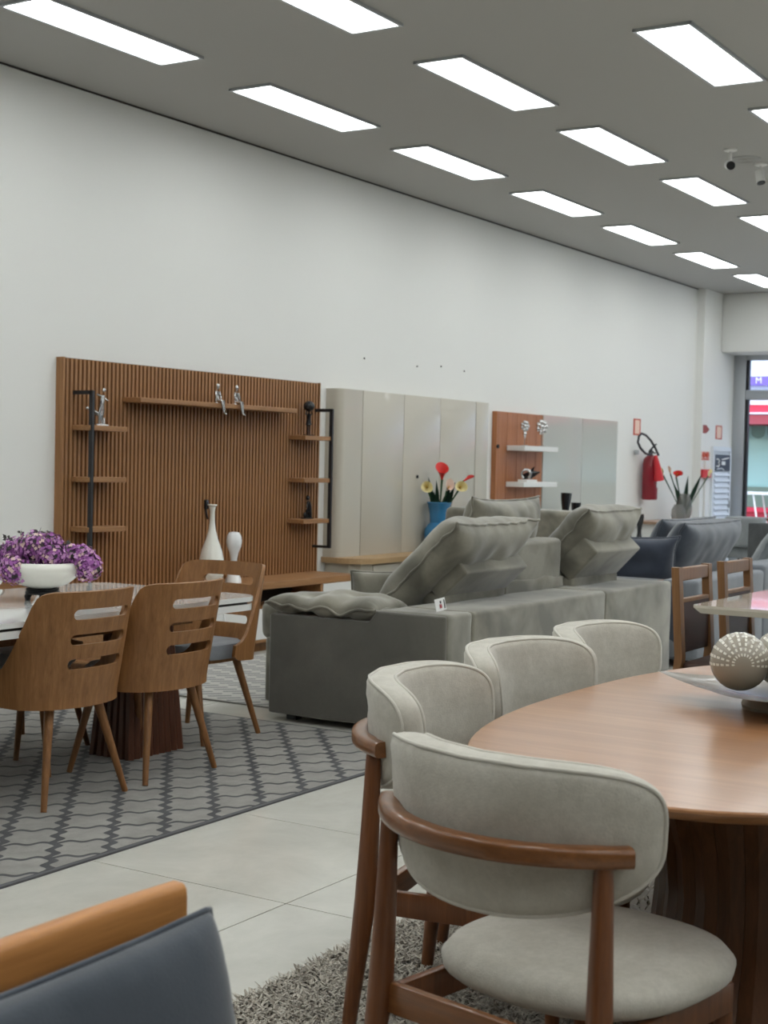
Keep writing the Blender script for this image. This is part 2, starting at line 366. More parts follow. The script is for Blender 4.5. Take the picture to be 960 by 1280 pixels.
for j in range(-2, 6):
    yy = [7.17-1.39, 4.39, 3.0, 1.61, .22, -1.17, -2.56, -3.95][j+2]
    for i in range(-3, 7):
        xx = 5.53+1.975*i; key = (round(yy, 2), i); lab = vis.get(key, 'recessed ceiling light panel in the hall outside the photo frame')
        if key[0] == 5.78: key = (5.78, i)
        if cl0 is None:
            cl0 = thing('ceiling_light', lab, 'ceiling light', (xx, yy-.16, CZ), 0, GL); obj('light_frame', fb, M_alu, cl0); obj('diffuser', db, M_diff, cl0)
        else: dup(cl0, (xx, yy-.16, CZ), 0, lab)

# ------------------------------------------------------------------ street outside
b = B(); box(b, 20.25, 45, -25, 35, -.25, -.14); struct(obj('pavement', b, mat('pavement', (.35, .34, .33), .9)))
sf = thing('shop_building', 'shop across the street with red sign band, dark red awning and purple sign', 'building', (26, 8, -.14))
M_ofac = mat('pale_facade', (.66, .74, .80), .8); M_mint = mat('mint_glass_front', (.40, .62, .56), .3)
b = B(); box(b, .3, 4, -20, 14, 0, 6.5); obj('facade', b, M_ofac, sf)
b = B(); box(b, .24, .30, -20, 14, .6, 2.5); obj('shop_glass', b, M_mint, sf)
b = B(); box(b, 0, .30, -20, 14, 2.60, 2.74); obj('sign_band', b, mat('red_band', (.80, .05, .09), .5), sf)
b = B(); box(b, -.02, .30, -20, 14, 2.74, 2.84); box(b, -.02, .30, -20, 14, 2.57, 2.60); obj('sign_trim', b, mat('white_band', (.85, .85, .88), .5), sf)
b = B(); box(b, .1, .30, -20, 14, 3.1, 3.26); obj('purple_sign', b, mat('purple_band', (.20, .14, .50), .5), sf)
text('M', .16, M_white, (26.09, 8.35, 3.04), (R(90), 0, R(-90)), 'sign_lettering').parent = None
for o_ in [x for x in COL.objects if x.name == 'sign_lettering']: o_.parent = sf; o_.matrix_parent_inverse = Matrix.Translation((-26, -8, .14))
b = B(); prism(b, [(-.9, 0), (.3, .0), (.3, .26)], 0, 34); xf(b, Matrix(((1, 0, 0, 0), (0, 0, 1, -20), (0, 1, 0, 2.36), (0, 0, 0, 1)))); obj('awning', b, mat('dark_red_awning', (.20, .025, .03), .8), sf)
vl = None
for k in range(14):
    if vl is None:
        b = B(); P = [(-.13, .0), (-.13, -.12)] + [(-.13*cos(R(a)), -.12-.11*sin(R(a))) for a in range(20, 180, 20)] + [(.13, -.12), (.13, 0)]
        prism(b, P, 0, .01); xf(b, Matrix(((0, 0, 1, 0), (1, 0, 0, 0), (0, 1, 0, 2.36), (0, 0, 0, 1)))); vl = obj('awning_scallop', b, mat('grey_green_scallop', (.16, .26, .22), .8), sf); q = vl
    else: q = vl.copy(); COL.objects.link(q)
    q.location = (-.9 if False else .0, -1.5+k*.30, 0)
b = B(); box(b, .18, .24, -20, 14, .62, 1.25); obj('stall_panel', b, mat('olive_panel', (.20, .27, .20), .8), sf)
b = B(); box(b, -.2, .2, -3, 5, .80, .88); box(b, -.1, 0, -3, 5, .0, .80); obj('red_rail', b, mat('red_rail', (.55, .03, .06), .5), sf)
tb = thing('pavement_table', 'white table standing outside the shop window across the street', 'table', (23.9, 7.5, -.14))
b = B(); box(b, -.3, .3, -.9, .9, 1.15, 1.19); obj('tabletop', b, M_white, tb)
for sx in (-.25, .25):
    for sy in (-.7, -.1, .5):
        b = B(); tube(b, [(sx, sy, 0), (sx, sy+.2, 1.15)], .015, 6); obj('leg', b, M_white, tb)

# ================================================================== WALL 1: slatted TV panel + console
PX0, PX1, PZ1 = 6.85, 9.755, 2.03
tv = thing('slatted_wall_panel', 'tall walnut brown slatted TV wall panel with shelves at both sides', 'wall panel', (0, 0, 0))
b = B(); box(b, PX0, PX1, 6.755, 6.80, .50, PZ1); obj('backing', b, M_slatback, tv)
b = B(); box(b, PX0-.003, PX0+.013, 6.735, 6.80, .5, PZ1+.002); box(b, PX1-.012, PX1+.002, 6.735, 6.80, .5, PZ1+.002); obj('edge_strip', b, M_slat, tv)
s0 = None; pitch = .0392; ns = int((PX1-PX0-.035)/pitch)
for k in range(ns):
    if s0 is None: b = B(); box(b, 0, .0225, 6.735, 6.757, .502, PZ1-.004, .002, 1); s0 = obj('slat', b, M_slat, tv); q = s0
    else: q = s0.copy(); COL.objects.link(q)
    q.location = (PX0+.026+k*pitch, 0, 0)
SY = 6.575
def shelf(name, xa, xb, zt, ya=SY, yb=6.735, th=.034, m=None, parent=tv):
    b = B(); box(b, xa, xb, ya, yb, zt-th, zt, .003, 1); return obj(name, b, m or M_shelfwood, parent)
for zt in (1.597, 1.262, .938):
    shelf('shelf', 6.93, 7.285, zt); shelf('shelf', 9.33, 9.70, zt)
shelf('shelf', 7.41, 9.215, 1.800)
for xc in (6.945, 9.69):
    b = B(); box(b, xc-.010, xc+.010, SY-.014, SY+.016, .70, 1.82); box(b, xc-.010, xc+.010, SY, 6.74, 1.795, 1.82); box(b, xc-.010, xc+.010, SY, 6.74, .70, .72); obj('shelf_bracket', b, M_black, tv)
b = B(); box(b, 8.29, 8.33, 6.715, 6.735, 1.03, 1.10, .006); tube(b, [(8.31, 6.73, 1.03), (8.30, 6.715, .99), (8.315, 6.715, .96)], .008, 6); obj('cable_outlet', b, M_blackgloss, tv)

cn = thing('tv_console', 'walnut brown TV console with white doors below the slatted panel', 'tv console')
CY = 6.33
b = B(); box(b, 6.80, 9.735, CY, 6.735, .455, .505, .002, 1); obj('console_top', b, M_shelfwood, cn)
b = B(); box(b, 6.84, 9.72, 6.72, 6.735, .06, .455); box(b, 6.82, 9.72, CY+.02, 6.72, .075, .092); box(b, 6.84, 6.86, CY+.02, 6.72, .09, .455); box(b, 9.70, 9.72, CY+.02, 6.72, .09, .455); box(b, 6.86, 9.25, CY+.03, 6.72, .315, .325); box(b, 9.235, 9.265, CY+.005, 6.72, .09, .455)
obj('carcass', b, M_shelfwood, cn)
b = B(); box(b, 6.86, 9.22, 6.60, 6.72, .325, .455); obj('niche_back', b, M_gap, cn)
b = B(); box(b, 6.90, 9.66, CY+.06, 6.70, 0, .075); obj('plinth', b, M_legwood, cn)
for xa, xb, za, zb in ((6.86, 8.04, .094, .314), (8.048, 9.233, .094, .314), (9.268, 9.735, .094, .452)):
    b = B(); box(b, xa, xb, CY, CY+.018, za, zb, .002, 1); obj('door', b, M_white, cn)
box_side = B(); box(box_side, 9.72, 9.735, CY+.018, 6.72, .075, .453); obj('side_panel', box_side, M_white, cn)
b = B(); box(b, 6.86, 9.735, CY, CY+.02, .070, .092, .002, 1); obj('bottom_rail', b, M_shelfwood, cn)

# vases on console 1
b = B(); lathe(b, [(0, 0), (.060, 0), (.078, .03), (.092, .10), (.090, .17), (.072, .25), (.045, .32), (.026, .39), (.018, .46), (.017, .52), (.024, .555), (.036, .565), (.034, .570), (.014, .55), (.0, .54)], 32)
o = obj('bottle_vase', b, M_ceramic); o.location = (8.10, 6.50, .505); tag(o, 'tall cream white bottle vase with a thin neck on the TV console', 'vase')
b = B(); lathe(b, [(0, 0), (.060, 0), (.055, .03), (.034, .08), (.024, .13), (.024, .17), (.034, .22), (.052, .26), (.058, .30), (.052, .34), (.035, .365), (0, .372)], 28)
o = obj('gourd_vase', b, M_opal); o.location = (8.355, 6.50, .505); tag(o, 'short milk white gourd shaped vase beside the tall bottle vase', 'vase')

# figurines
def fig(name, lab, loc, m, parts, rz=0, cat='figurine'):
    b = B()
    for p in parts:
        if p[0] == 't': tube(b, p[1], p[2], 8)
        elif p[0] == 'e': ell(b, p[1], p[2], None, 12, 8)
        else: box(b, *p[1:], .002, 1)
    o = obj(name, b, m); o.location = loc; o.rotation_euler = (0, 0, rz); return tag(o, lab, cat)
fig('dancer_figurine', 'silver dancing couple figurine on the top left shelf of the slatted panel', (7.10, 6.655, 1.597), M_silver, [('b', -.05, .06, -.03, .03, 0, .012), ('t', [(.03, 0, .012), (.02, 0, .06), (.035, 0, .10), (.02, 0, .15)], [.007, .011, .009, .016]), ('t', [(0, 0, .012), (-.005, 0, .07), (.02, 0, .14)], [.006, .009, .013]), ('t', [(.02, 0, .14), (.03, 0, .20)], [.016, .015]), ('e', (.038, 0, .235), .015), ('t', [(.03, 0, .19), (-.03, 0, .205)], [.008, .006]), ('t', [(.03, 0, .19), (.075, 0, .165)], [.008, .006]), ('t', [(.06, .01, .03), (.0, .01, .075), (-.06, .01, .10), (-.10, .01, .105)], [.008, .014, .011, .005]), ('t', [(.045, 0, .012), (.05, .01, .05)], [.008, .01]), ('e', (-.105, .01, .112), .011)])
for x_, lb in ((8.265, 'silver seated figurine with legs hanging over the long shelf, left of the pair'), (8.485, 'silver seated figurine with legs hanging over the long shelf, right of the pair')):
    fig('seated_figurine', lb, (x_, 6.605, 1.800), M_silver, [('t', [(0, 0, .0), (0, .005, .05), (0, .005, .085)], [.020, .016, .018]), ('e', (0, 0, .122), (.014, .014, .019)), ('t', [(0, 0, .095), (0, 0, .11)], .007), ('t', [(-.018, 0, .085), (-.026, -.008, .045), (-.012, -.025, .018)], [.008, .007, .005]), ('t', [(.018, 0, .085), (.026, -.008, .045), (.012, -.025, .018)], [.008, .007, .005]), ('t', [(-.008, 0, .012), (-.008, -.048, .014), (-.004, -.054, -.035), (0, -.060, -.070)], [.012, .010, .008, .005]), ('t', [(.010, 0, .012), (.012, -.048, .014), (.016, -.050, -.035), (.014, -.056, -.075)], [.012, .010, .008, .005]), ('e', (0, -.066, -.074), (.008, .016, .005)), ('e', (.014, -.062, -.079), (.008, .016, .005))])['group'] = 'silver seated figurines on the long shelf'
fig('girl_figurine', 'black standing girl figurine with large round hair, top right shelf of the slatted panel', (9.49, 6.66, 1.597), M_blackgloss, [('b', -.035, .035, -.03, .03, 0, .010), ('t', [(-.012, 0, .01), (-.012, 0, .09)], [.006, .007]), ('t', [(.014, 0, .01), (.014, 0, .09)], [.006, .007]), ('t', [(0, 0, .085), (0, 0, .13), (0, 0, .175)], [.026, .016, .020]), ('t', [(0, 0, .175), (0, 0, .20)], .007), ('e', (0, 0, .235), (.048, .045, .043)), ('t', [(-.018, 0, .168), (-.045, 0, .172), (-.035, 0, .195)], [.007, .006, .005]), ('t', [(.018, 0, .168), (.045, 0, .172), (.035, 0, .195)], [.007, .006, .005])])
fig('thinker_figurine', 'black crouching figurine on the lowest right shelf of the slatted panel', (9.50, 6.66, .938), M_blackgloss, [('b', -.05, .045, -.03, .03, 0, .010), ('t', [(.03, 0, .01), (.025, 0, .05), (.02, 0, .10), (.005, 0, .135)], [.020, .022, .020, .017]), ('e', (0, 0, .165), (.017, .017, .022)), ('t', [(.02, 0, .04), (-.025, -.01, .065), (-.03, -.01, .01)], [.016, .012, .008]), ('t', [(.01, 0, .125), (-.025, -.01, .09), (-.008, -.01, .145)], [.009, .007, .006]), ('e', (-.04, 0, .03), (.014, .014, .022))])

# ================================================================== WALL 2: greige panel + console
p2 = thing('greige_wall_panel', 'smooth greige TV wall panel with vertical seams behind the blue vase', 'wall panel')
def seampanel(xa, xb, ya, yb, za, zb, m, par, bev=.003): b = B(); box(b, xa, xb, ya, yb, za, zb, bev, 2); return obj('panel', b, m, par)
b = B(); P = [(10.272, 6.66), (10.272, 6.8), (9.93, 6.8), (9.93, 6.745)] + [(10.0-.07*cos(R(a))-.0, 6.73-.07*sin(R(a))) for a in range(0, 91, 15)]
prism(b, P, .61, 2.0); obj('panel', b, M_beigelac, p2, 25)
for xa, xb in ((10.284, 10.944), (10.950, 11.588), (11.594, 12.262), (12.276, 12.52)): seampanel(xa, xb, 6.66, 6.79, .61, 2.0, M_beigelac, p2)
b = B(); box(b, 9.98, 12.50, 6.68, 6.80, .615, 1.995); obj('backing', b, M_gap, p2)
b = B(); tube(b, [(11.19, 6.661, 1.28), (11.19, 6.652, 1.28)], .016, 12); obj('cable_outlet', b, M_blackgloss, p2)
c2 = thing('greige_console', 'greige console with oak top under the seamed panel', 'tv console')
def octo(x0_, x1_, y0_, y1_, c): return [(x1_, y1_), (x0_, y1_), (x0_, y0_+c), (x0_+c*.35, y0_+c*.35), (x0_+c, y0_), (x1_-c, y0_), (x1_-c*.35, y0_+c*.35), (x1_, y0_+c)]
b = B(); prism(b, octo(9.90, 12.62, 6.38, 6.795, .16), .565, .61); obj('console_top', b, M_oak, c2)
b = B(); prism(b, octo(9.96, 12.56, 6.42, 6.795, .14), .0, .565); obj('carcass', b, M_beigelac, c2, 20)
for xa, xb in ((10.10, 10.72), (10.73, 11.35), (11.36, 11.98), (11.99, 12.42)): b = B(); box(b, xa, xb, 6.405, 6.42, .03, .55, .002, 1); obj('drawer_front', b, M_beigelac, c2)
# blue vase + callas
bvx, bvy = 11.38, 6.53
b = B(); lathe(b, [(0, 0), (.10, 0), (.125, .06), (.135, .15), (.13, .20), (.10, .245), (.085, .26), (.088, .33), (.105, .425), (.118, .44), (.112, .445), (.08, .40), (.07, .28), (0, .25)], 28)
o = obj('blue_vase', b, M_bluecer); o.location = (bvx, bvy, .61); tag(o, 'blue ceramic vase with flared neck on the oak topped console', 'vase')
def calla(base, tip, dirv, petal, throat, label, group, s=1, closed=False):
    t = thing('calla_lily', label, 'flower', base, 0, group); base = Vector(base); tip = Vector(tip)-base; dirv = Vector(dirv).normalized()
    b = B(); tube(b, [(0, 0, 0), tip*.5+Vector((0, 0, .01)), tip], [.006*s, .006*s, .010*s], 6); obj('stem', b, M_stem, t)
    b = B(); n1, n2 = 8, 18; rows = []
    for i in range(n1):
        q = i/(n1-1); rad = (.008+.040*q**1.5*(.35 if closed else 1))*s
        rows.append([b.verts.new((rad*cos(2*pi*k/n2)*(1+.25*q*max(0, cos(2*pi*k/n2))), rad*sin(2*pi*k/n2), .085*s*q + .03*s*q*q*cos(2*pi*k/n2))) for k in range(n2)])
    for i in range(n1-1):
        for k in range(n2): b.faces.new((rows[i][k], rows[i][(k+1) % n2], rows[i+1][(k+1) % n2], rows[i+1][k]))
    b.faces.new(rows[0]); a = dirv.orthogonal(); Mx = basis(a, dirv.cross(a), tip); xf(b, Mx)
    obj('spathe', b, petal, t)
    b = B(); tube(b, [(0, 0, .01), (0, 0, .065*s)], [.006*s, .005*s], 6); xf(b, Mx); obj('spadix', b, throat, t); return t
def leafblade(base, tip, label, group, w=.018, cat='leaf'):
    base = Vector(base); d = Vector(tip)-base; b = B(); side = d.cross(Vector((.5, .8, .1))).normalized(); rows = []
    for i in range(8):
        q = i/7; c = d*q+Vector((0, 0, .01*sin(pi*q))); ww = w*(.35+sin(pi*min(1, q*.8+.12))*.9)*(1-q**4)+.001; nrm = side.cross(d).normalized()
        rows.append([b.verts.new(c-side*ww), b.verts.new(c+nrm*ww*.35), b.verts.new(c+side*ww)])
    for A, C in zip(rows, rows[1:]):
        for k in (0, 1): b.faces.new((A[k], A[k+1], C[k+1], C[k]))
    bmesh.ops.solidify(b, geom=b.faces[:], thickness=.0015)
    o = obj('leaf_blade', b, M_leaf); o.location = base; return tag(o, label, cat, group)
cg = 'artificial callas in the blue vase'; v0 = Vector((bvx, bvy, .90))
camd = Vector((-.80, -.50, .25))
for dx, dz, dr, pet, th, lb, sc, clo in ((-.165, .385, (-.9, -.5, .1), M_cream, M_yel, 'cream yellow calla at the left of the blue vase', 1.05, False), (.0, .46, (-.2, -.1, 1), M_redf, M_redf, 'big red calla at the centre of the blue vase', 1.25, False), (.20, .385, (-.75, -.55, .2), M_cream, M_yel, 'cream yellow calla at the right of the blue vase', 1.05, False), (.055, .36, (-.3, -.6, .7), M_pinkw, M_yel, 'pale pink calla low in front of the red one', .9, False), (.24, .45, (.5, -.5, .45), M_redf, M_redf, 'pointed red calla leaning right behind the cream one', .9, True)):
    tipv = Vector((bvx, bvy, .90)) + Vector((dx*.55, -dx*.62-.02, dz-.10)); calla(v0+Vector((dx*.12, -dx*.12, .02)), tipv, dr, pet, th, lb, cg, sc, clo)
for dx, dz, lb in ((-.13, .50, 'dark green leaf blade standing behind the left cream calla'), (-.04, .47, 'long thin dark green blade left of the big red calla'), (.12, .49, 'dark green blade right of the big red calla'), (.17, .46, 'dark green blade above the right cream calla')):
    leafblade(v0+Vector((dx*.2, -dx*.2, .0)), v0+Vector((dx*.55, -dx*.62, dz-.12)), lb, 'leaf blades in the blue vase')
for dx, dz, lb in ((-.10, .33, 'short dark green blade at the left rim of the blue vase'), (.05, .33, 'short dark green blade at the middle of the blue vase'), (.11, .36, 'short dark green blade at the right rim of the blue vase')):
    leafblade(v0+Vector((dx*.3, -dx*.3, .0)), v0+Vector((dx*.55, -dx*.62-.03, dz-.08)), lb, 'leaf blades in the blue vase', .03)

# ================================================================== WALL 3: veneer + grey gloss
p3 = thing('veneer_wall_panel', 'orange veneer and glossy grey TV wall panel with two white shelves', 'wall panel')
b = B(); box(b, 12.86, 13.90, 6.745, 6.80, .50, 1.935, .002, 1)
obj('veneer_board', b, M_orange, p3)
for xa in (13.08, 13.30, 13.52, 13.74): b = B(); box(b, xa, xa+.006, 6.7435, 6.7455, .5, 1.93); obj('veneer_joint', b, mat('veneer_joint_dark', (.24, .085, .03), .6), p3)
for xa, xb in ((13.905, 14.88), (14.89, 15.87)): b = B(); box(b, xa, xb, 6.735, 6.80, .45, 1.94, .003, 1); obj('gloss_board', b, M_greygloss, p3)
for zt in (1.60, 1.235): shelf('shelf', 13.08, 13.86, zt, 6.54, 6.742, .050, M_white, p3)
b = B(); tube(b, [(12.87, 6.74, 1.585), (12.87, 6.725, 1.585)], .02, 10); obj('cable_outlet', b, M_blackgloss, p3)
c3 = thing('low_grey_console', 'low console behind the sofas under the veneer panel', 'tv console')
b = B(); box(b, 12.9, 16.2, 6.38, 6.734, .40, .45, .003, 1); obj('console_top', b, M_white, c3)
b = B(); box(b, 12.95, 16.15, 6.42, 6.734, .04, .40); obj('carcass', b, M_beigelac, c3)
def twist(name, lab, loc, hh=.24, head=.05, spiral=True):
    P = [('b', -.035, .035, -.03, .03, 0, .008), ('t', [(0, 0, .008), (0, 0, hh*.55)], [.004, .005])]
    for k in range(7): a = k*2*pi/7; P.append(('e', (head*.55*cos(a), 0, hh-head+head*.75*sin(a)), (head*.42, head*.3, head*.42)))
    P.append(('e', (0, 0, hh-head), head*.5)); 
    if spiral: P += [('e', (0, 0, hh*.50), (.022, .02, .022)), ('e', (0, 0, hh*.38), (.015, .015, .018))]
    return fig(name, lab, loc, M_silver, P, R(-62), 'sculpture')
twist('silver_sculpture', 'silver knotted sculpture on a stem, left on the upper white shelf', (13.27, 6.64, 1.60), .25)
twist('silver_sculpture', 'silver round openwork sculpture on a stem, right on the upper white shelf', (13.62, 6.62, 1.60), .27, .068, False)
fig('black_wave_sculpture', 'black and silver pointed sculpture on a white block, lower white shelf', (13.33, 6.62, 1.26), M_blackgloss, [('t', [(-.06, 0, .02), (.02, 0, .05), (.06, 0, .13)], [.03, .035, .004]), ('t', [(.0, 0, .06), (.12, 0, .08)], [.035, .004]), ('t', [(.02, 0, .02), (.12, 0, .075)], [.02, .003])], R(-62), 'sculpture')
fig('silver_disc_sculpture', 'silver curled disc sculpture beside the black pointed one', (13.245, 6.60, 1.26), M_silver, [('t', [(.045*cos(R(a)), 0, .055+.045*sin(R(a))) for a in range(-60, 250, 25)], .014)], R(-62), 'sculpture')
fig('white_block', 'thin white block under the black and silver sculpture', (13.30, 6.61, 1.235), M_white, [('b', -.12, .12, -.05, .05, 0, .025)], 0, 'plinth')
def curvy(name, lab, loc, hgt, lean=0, w=.04, top=.045, m=M_blackgloss):
    b = B(); pts = []; rd = []
    for i in range(14):
        q = i/13; pts.append((lean*sin(q*pi*.9)+lean*.3*q, 0, hgt*q)); rd.append(w*(.75+.35*cos(q*2*pi)) + (top-w)*q**3)
    tube(b, pts, rd, 14); o = obj(name, b, m); o.location = loc; return tag(o, lab, 'vase')
curvy('black_curvy_vase', 'tall curved black vase seen above the grey sofa, before the glossy panel', (14.02, 6.5, .45), .67, -.03, .045, .055)
curvy('black_curvy_vase', 'shorter black vase standing right of the curved one before the glossy panel', (14.25, 6.5, .45), .57, 0, .042, .05)
curvy('slender_black_vase', 'slender black curvy vase in front of the white sideboard, beside the navy cushions', (16.02, 6.5, .45), .41, .02, .065, .045)
curvy('small_black_vase', 'small black vase low between the grey cushion and the slender black vase', (15.75, 6.52, .45), .20, 0, .07, .03)

# sideboard near the pilaster
sb = thing('white_sideboard', 'white sideboard with thin wood top under the fire extinguisher', 'sideboard')
b = B(); box(b, 16.38, 18.25, 6.30, 6.78, .735, .765, .003, 1); obj('sideboard_top', b, wood('sideboard_wood', (.28, .17, .11), (.42, .28, .19), 'x', .4), sb)
b = B(); box(b, 16.46, 18.17, 6.35, 6.78, .10, .735); obj('carcass', b, M_whitematte, sb)
for k in range(3): b = B(); box(b, 16.48+k*.57, 17.04+k*.57, 6.335, 6.35, .12, .72, .003, 1); obj('door', b, M_white, sb)
for x_ in (16.55, 18.05):
    for y_ in (6.40, 6.72): b = B(); tube(b, [(x_, y_, .10), (x_, y_, 0)], [.02, .014], 8); obj('leg', b, M_legwood, sb)
gvx, gvy = 17.43, 6.48
b = B(); lathe(b, [(0, 0), (.07, 0), (.10, .08), (.105, .16), (.085, .26), (.065, .33), (.060, .33), (.078, .26), (.098, .16), (.093, .08), (.065, .01), (0, .01)], 24); o = obj('smoked_glass_vase', b, M_smoke); o.location = (gvx, gvy, .766); tag(o, 'tall smoked glass vase holding flowers on the white sideboard', 'vase')
b = B(); lathe(b, [(0, 0), (.07, 0), (.09, .06), (.085, .13), (.05, .20), (.045, .20), (.078, .13), (.083, .06), (.065, .01), (0, .01)], 24); o = obj('smoked_glass_vase', b, M_smoke); o.location = (17.14, 6.44, .766); tag(o, 'short rounded smoked glass vase left of the flower vase', 'vase')
cg2 = 'artificial callas in the smoked glass vase'; w0 = Vector((gvx, gvy, .80))
for dx, dz, dr, pet, lb, sc, clo in ((-.33, .52, (-.6, 0, .6), M_cream, 'pale cream calla leaning far left in the glass vase', 1.0, True), (-.13, .50, (-.6, -.4, .5), M_redf, 'red calla in the glass vase on the sideboard', 1.15, False), (.36, .52, (.3, -.3, .8), M_cream, 'pale yellow calla leaning right in the glass vase', .9, True), (-.22, .54, (-.5, 0, .8), M_pinkw, 'pale pink calla just left of the red one in the glass vase', .9, True)):
    calla(w0, w0+Vector((dx*.62, -dx*.62, dz)), dr, pet, M_yel, lb, cg2, sc, clo)
for dx, dz, lb in ((-.16, .42, 'green blade crossing left in the glass vase'), (.05, .52, 'tall curling green blade upright in the glass vase'), (.27, .56, 'long dark green blade leaning right in the glass vase'), (.02, .40, 'broad dark green blade at the middle of the glass vase')):
    leafblade(w0+Vector((0, 0, .02)), w0+Vector((dx*.62, -dx*.62, dz)), lb, 'leaf blades in the glass vase', .028)

# fire extinguisher, signs
fe = thing('fire_extinguisher', 'red fire extinguisher with black hose and horn hanging on the white wall', 'fire extinguisher', (16.78, 6.68, 1.02))
b = B(); lathe(b, [(0, 0), (.085, 0), (.095, .015), (.095, .43), (.085, .49), (.055, .53), (.03, .545), (0, .545)], 24); obj('cylinder', b, M_red, fe)
b = B(); lathe(b, [(0.0, .54), (.028, .54), (.028, .59), (.018, .61), (0, .61)], 14); tube(b, [(-.02, 0, .60), (.05, -.02, .655), (.10, -.03, .68)], [.012, .012, .008], 8); tube(b, [(0, 0, .58), (.08, -.03, .57)], [.012, .009], 8); obj('valve', b, M_black, fe)
b = B(); tube(b, [(0, -.03, .585), (-.10, -.03, .545), (-.22, -.02, .56), (-.33, 0, .62), (-.37, .02, .69), (-.34, .02, .765), (-.26, .02, .80), (-.17, 0, .78), (-.11, -.04, .72), (-.06, -.08, .63), (-.02, -.11, .54)], .014, 8); obj('hose', b, M_black, fe)
b = B(); tube(b, [(-.10, -.10, .54), (-.07, -.12, .40), (-.03, -.13, .24)], [.022, .040, .062], 14); obj('horn', b, M_redp, fe)
b = B(); 
for k in range(8): pass
for a0 in range(-100, -10, 10):
    v1 = [b.verts.new((.0965*cos(R(a0+d_)), .0965*sin(R(a0+d_)), z)) for d_, z in ((0, .15), (10, .15), (10, .40), (0, .40))]; b.faces.new(v1)
obj('data_label', b, M_whitematte, fe)
b = B(); box(b, -.24, -.225, .06, .118, .545, .60, .004); obj('wall_hook', b, M_alu, fe)
def sign(name, lab, xa, xb, ya, za, zb, m1, m2, inset=.25, cat='sign', bar=True):
    t = thing(name, lab, cat, ((xa+xb)/2, ya, (za+zb)/2)); w, h = (xb-xa)/2, (zb-za)/2
    b = B(); box(b, -w, w, -.004, .0, -h, h); obj('sign_plate', b, m1, t)
    if bar: b = B(); box(b, -w*(1-inset), w*(1-inset), -.006, -.004, -h*(1-inset*.5), h*(1-inset*.5)); obj('sign_face', b, m2, t)
    return t
sg = sign('extinguisher_sign', 'red upright sign with light centre above the fire extinguisher', 16.50, 16.72, 6.80, 1.80, 2.0, M_signred, M_signlight, .35); sg.scale = (1, 1, 1)
sign('exit_route_sign', 'orange upright sign with light centre on the pilaster wall above the louvred door', 19.12, 19.37, 6.69, 1.82, 2.005, M_signred, M_signlight, .3)
t = thing('arrow_sign', 'dark red triangular arrow sign on the pilaster wall', 'sign', (18.72, 6.69, 1.94))
b = B(); prism(b, [(-.10, -.055), (.02, -.055), (.14, 0), (.02, .055), (-.10, .055)], 0, .006); xf(b, Matrix.Rotation(R(90), 4, 'X')); obj('sign_plate', b, mat('dark_red_sign', (.30, .04, .03), .5), t)
t = sign('round_symbol_sign', 'white sign with two red round symbols on the pilaster wall', 18.585, 18.90, 6.69, 1.525, 1.645, mat('sign_pinkish', (.72, .50, .44), .5), M_whitematte, .25, bar=False)
for x_ in (-.075, .06):
    b = B(); pts = [(x_+.048*cos(R(a)), -.008, .012+.034*sin(R(a))) for a in range(0, 361, 30)]; tube(b, pts, .008, 6, False); box(b, x_-.014, x_+.014, -.009, -.005, -.01, .03); obj('round_symbol', b, M_signred, t)
b = B(); box(b, -.13, .12, -.007, -.004, -.052, -.034); obj('text_line', b, M_signred, t)
t = thing('alarm_box', 'small red fire alarm box on the pilaster wall below the round symbols', 'alarm', (18.745, 6.69, 1.35))
b = B(); prism(b, [(-.16, 0), (-.16, -.03), (-.08, -.055), (.08, -.055), (.17, -.03), (.17, 0)], -.055, .055); obj('alarm_housing', b, M_redp, t, 20)
b = B(); box(b, -.04, .05, -.062, -.055, -.04, .04, .003); obj('alarm_face', b, M_signlight, t)
b = B(); tube(b, [(18.72, 6.675, 0), (18.72, 6.675, 1.52)], .022, 10); tag(obj('conduit_pipe', b, M_whitematte), 'white conduit pipe running down the pilaster wall beside the louvred door', 'pipe')
t = thing('door_poster', 'dark poster with white lettering stuck on the louvred door', 'poster', (19.33, 6.652, 1.50))
b = B(); box(b, -.30, .30, -.004, 0, -.11, .11); obj('poster_sheet', b, mat('poster_dark', (.045, .055, .08), .4), t)
b = B(); box(b, -.05, .10, -.006, -.004, -.03, .02); tube(b, [(-.27, -.006, -.045), (-.18, -.006, -.055), (-.15, -.006, -.02), (-.19, -.006, .0), (-.15, -.006, .03), (-.2, -.006, .05), (-.27, -.006, .045)], .010, 5); tube(b, [(-.05, -.006, .045), (.08, -.006, .055), (.22, -.006, .07)], .009, 5); tube(b, [(-.24, -.006, -.09), (-.05, -.006, -.075), (.05, -.006, -.1)], .008, 5); obj('poster_print', b, M_whitematte, t)
for ks, (x_, z_) in enumerate(((10.493, 2.286), (11.376, 2.278), (11.812, 2.307), (12.26, 2.292))):
    b = B(); tube(b, [(0, 0, 0), (0, -.008, 0)], .007, 8); o = obj('wall_screw', b, M_gap); o.location = (x_, 6.8, z_); tag(o, 'tiny dark screw in the white wall above the greige panel, '+('leftmost of four', 'second from the left', 'third from the left', 'rightmost of four')[ks], 'screw', 'wall screws')

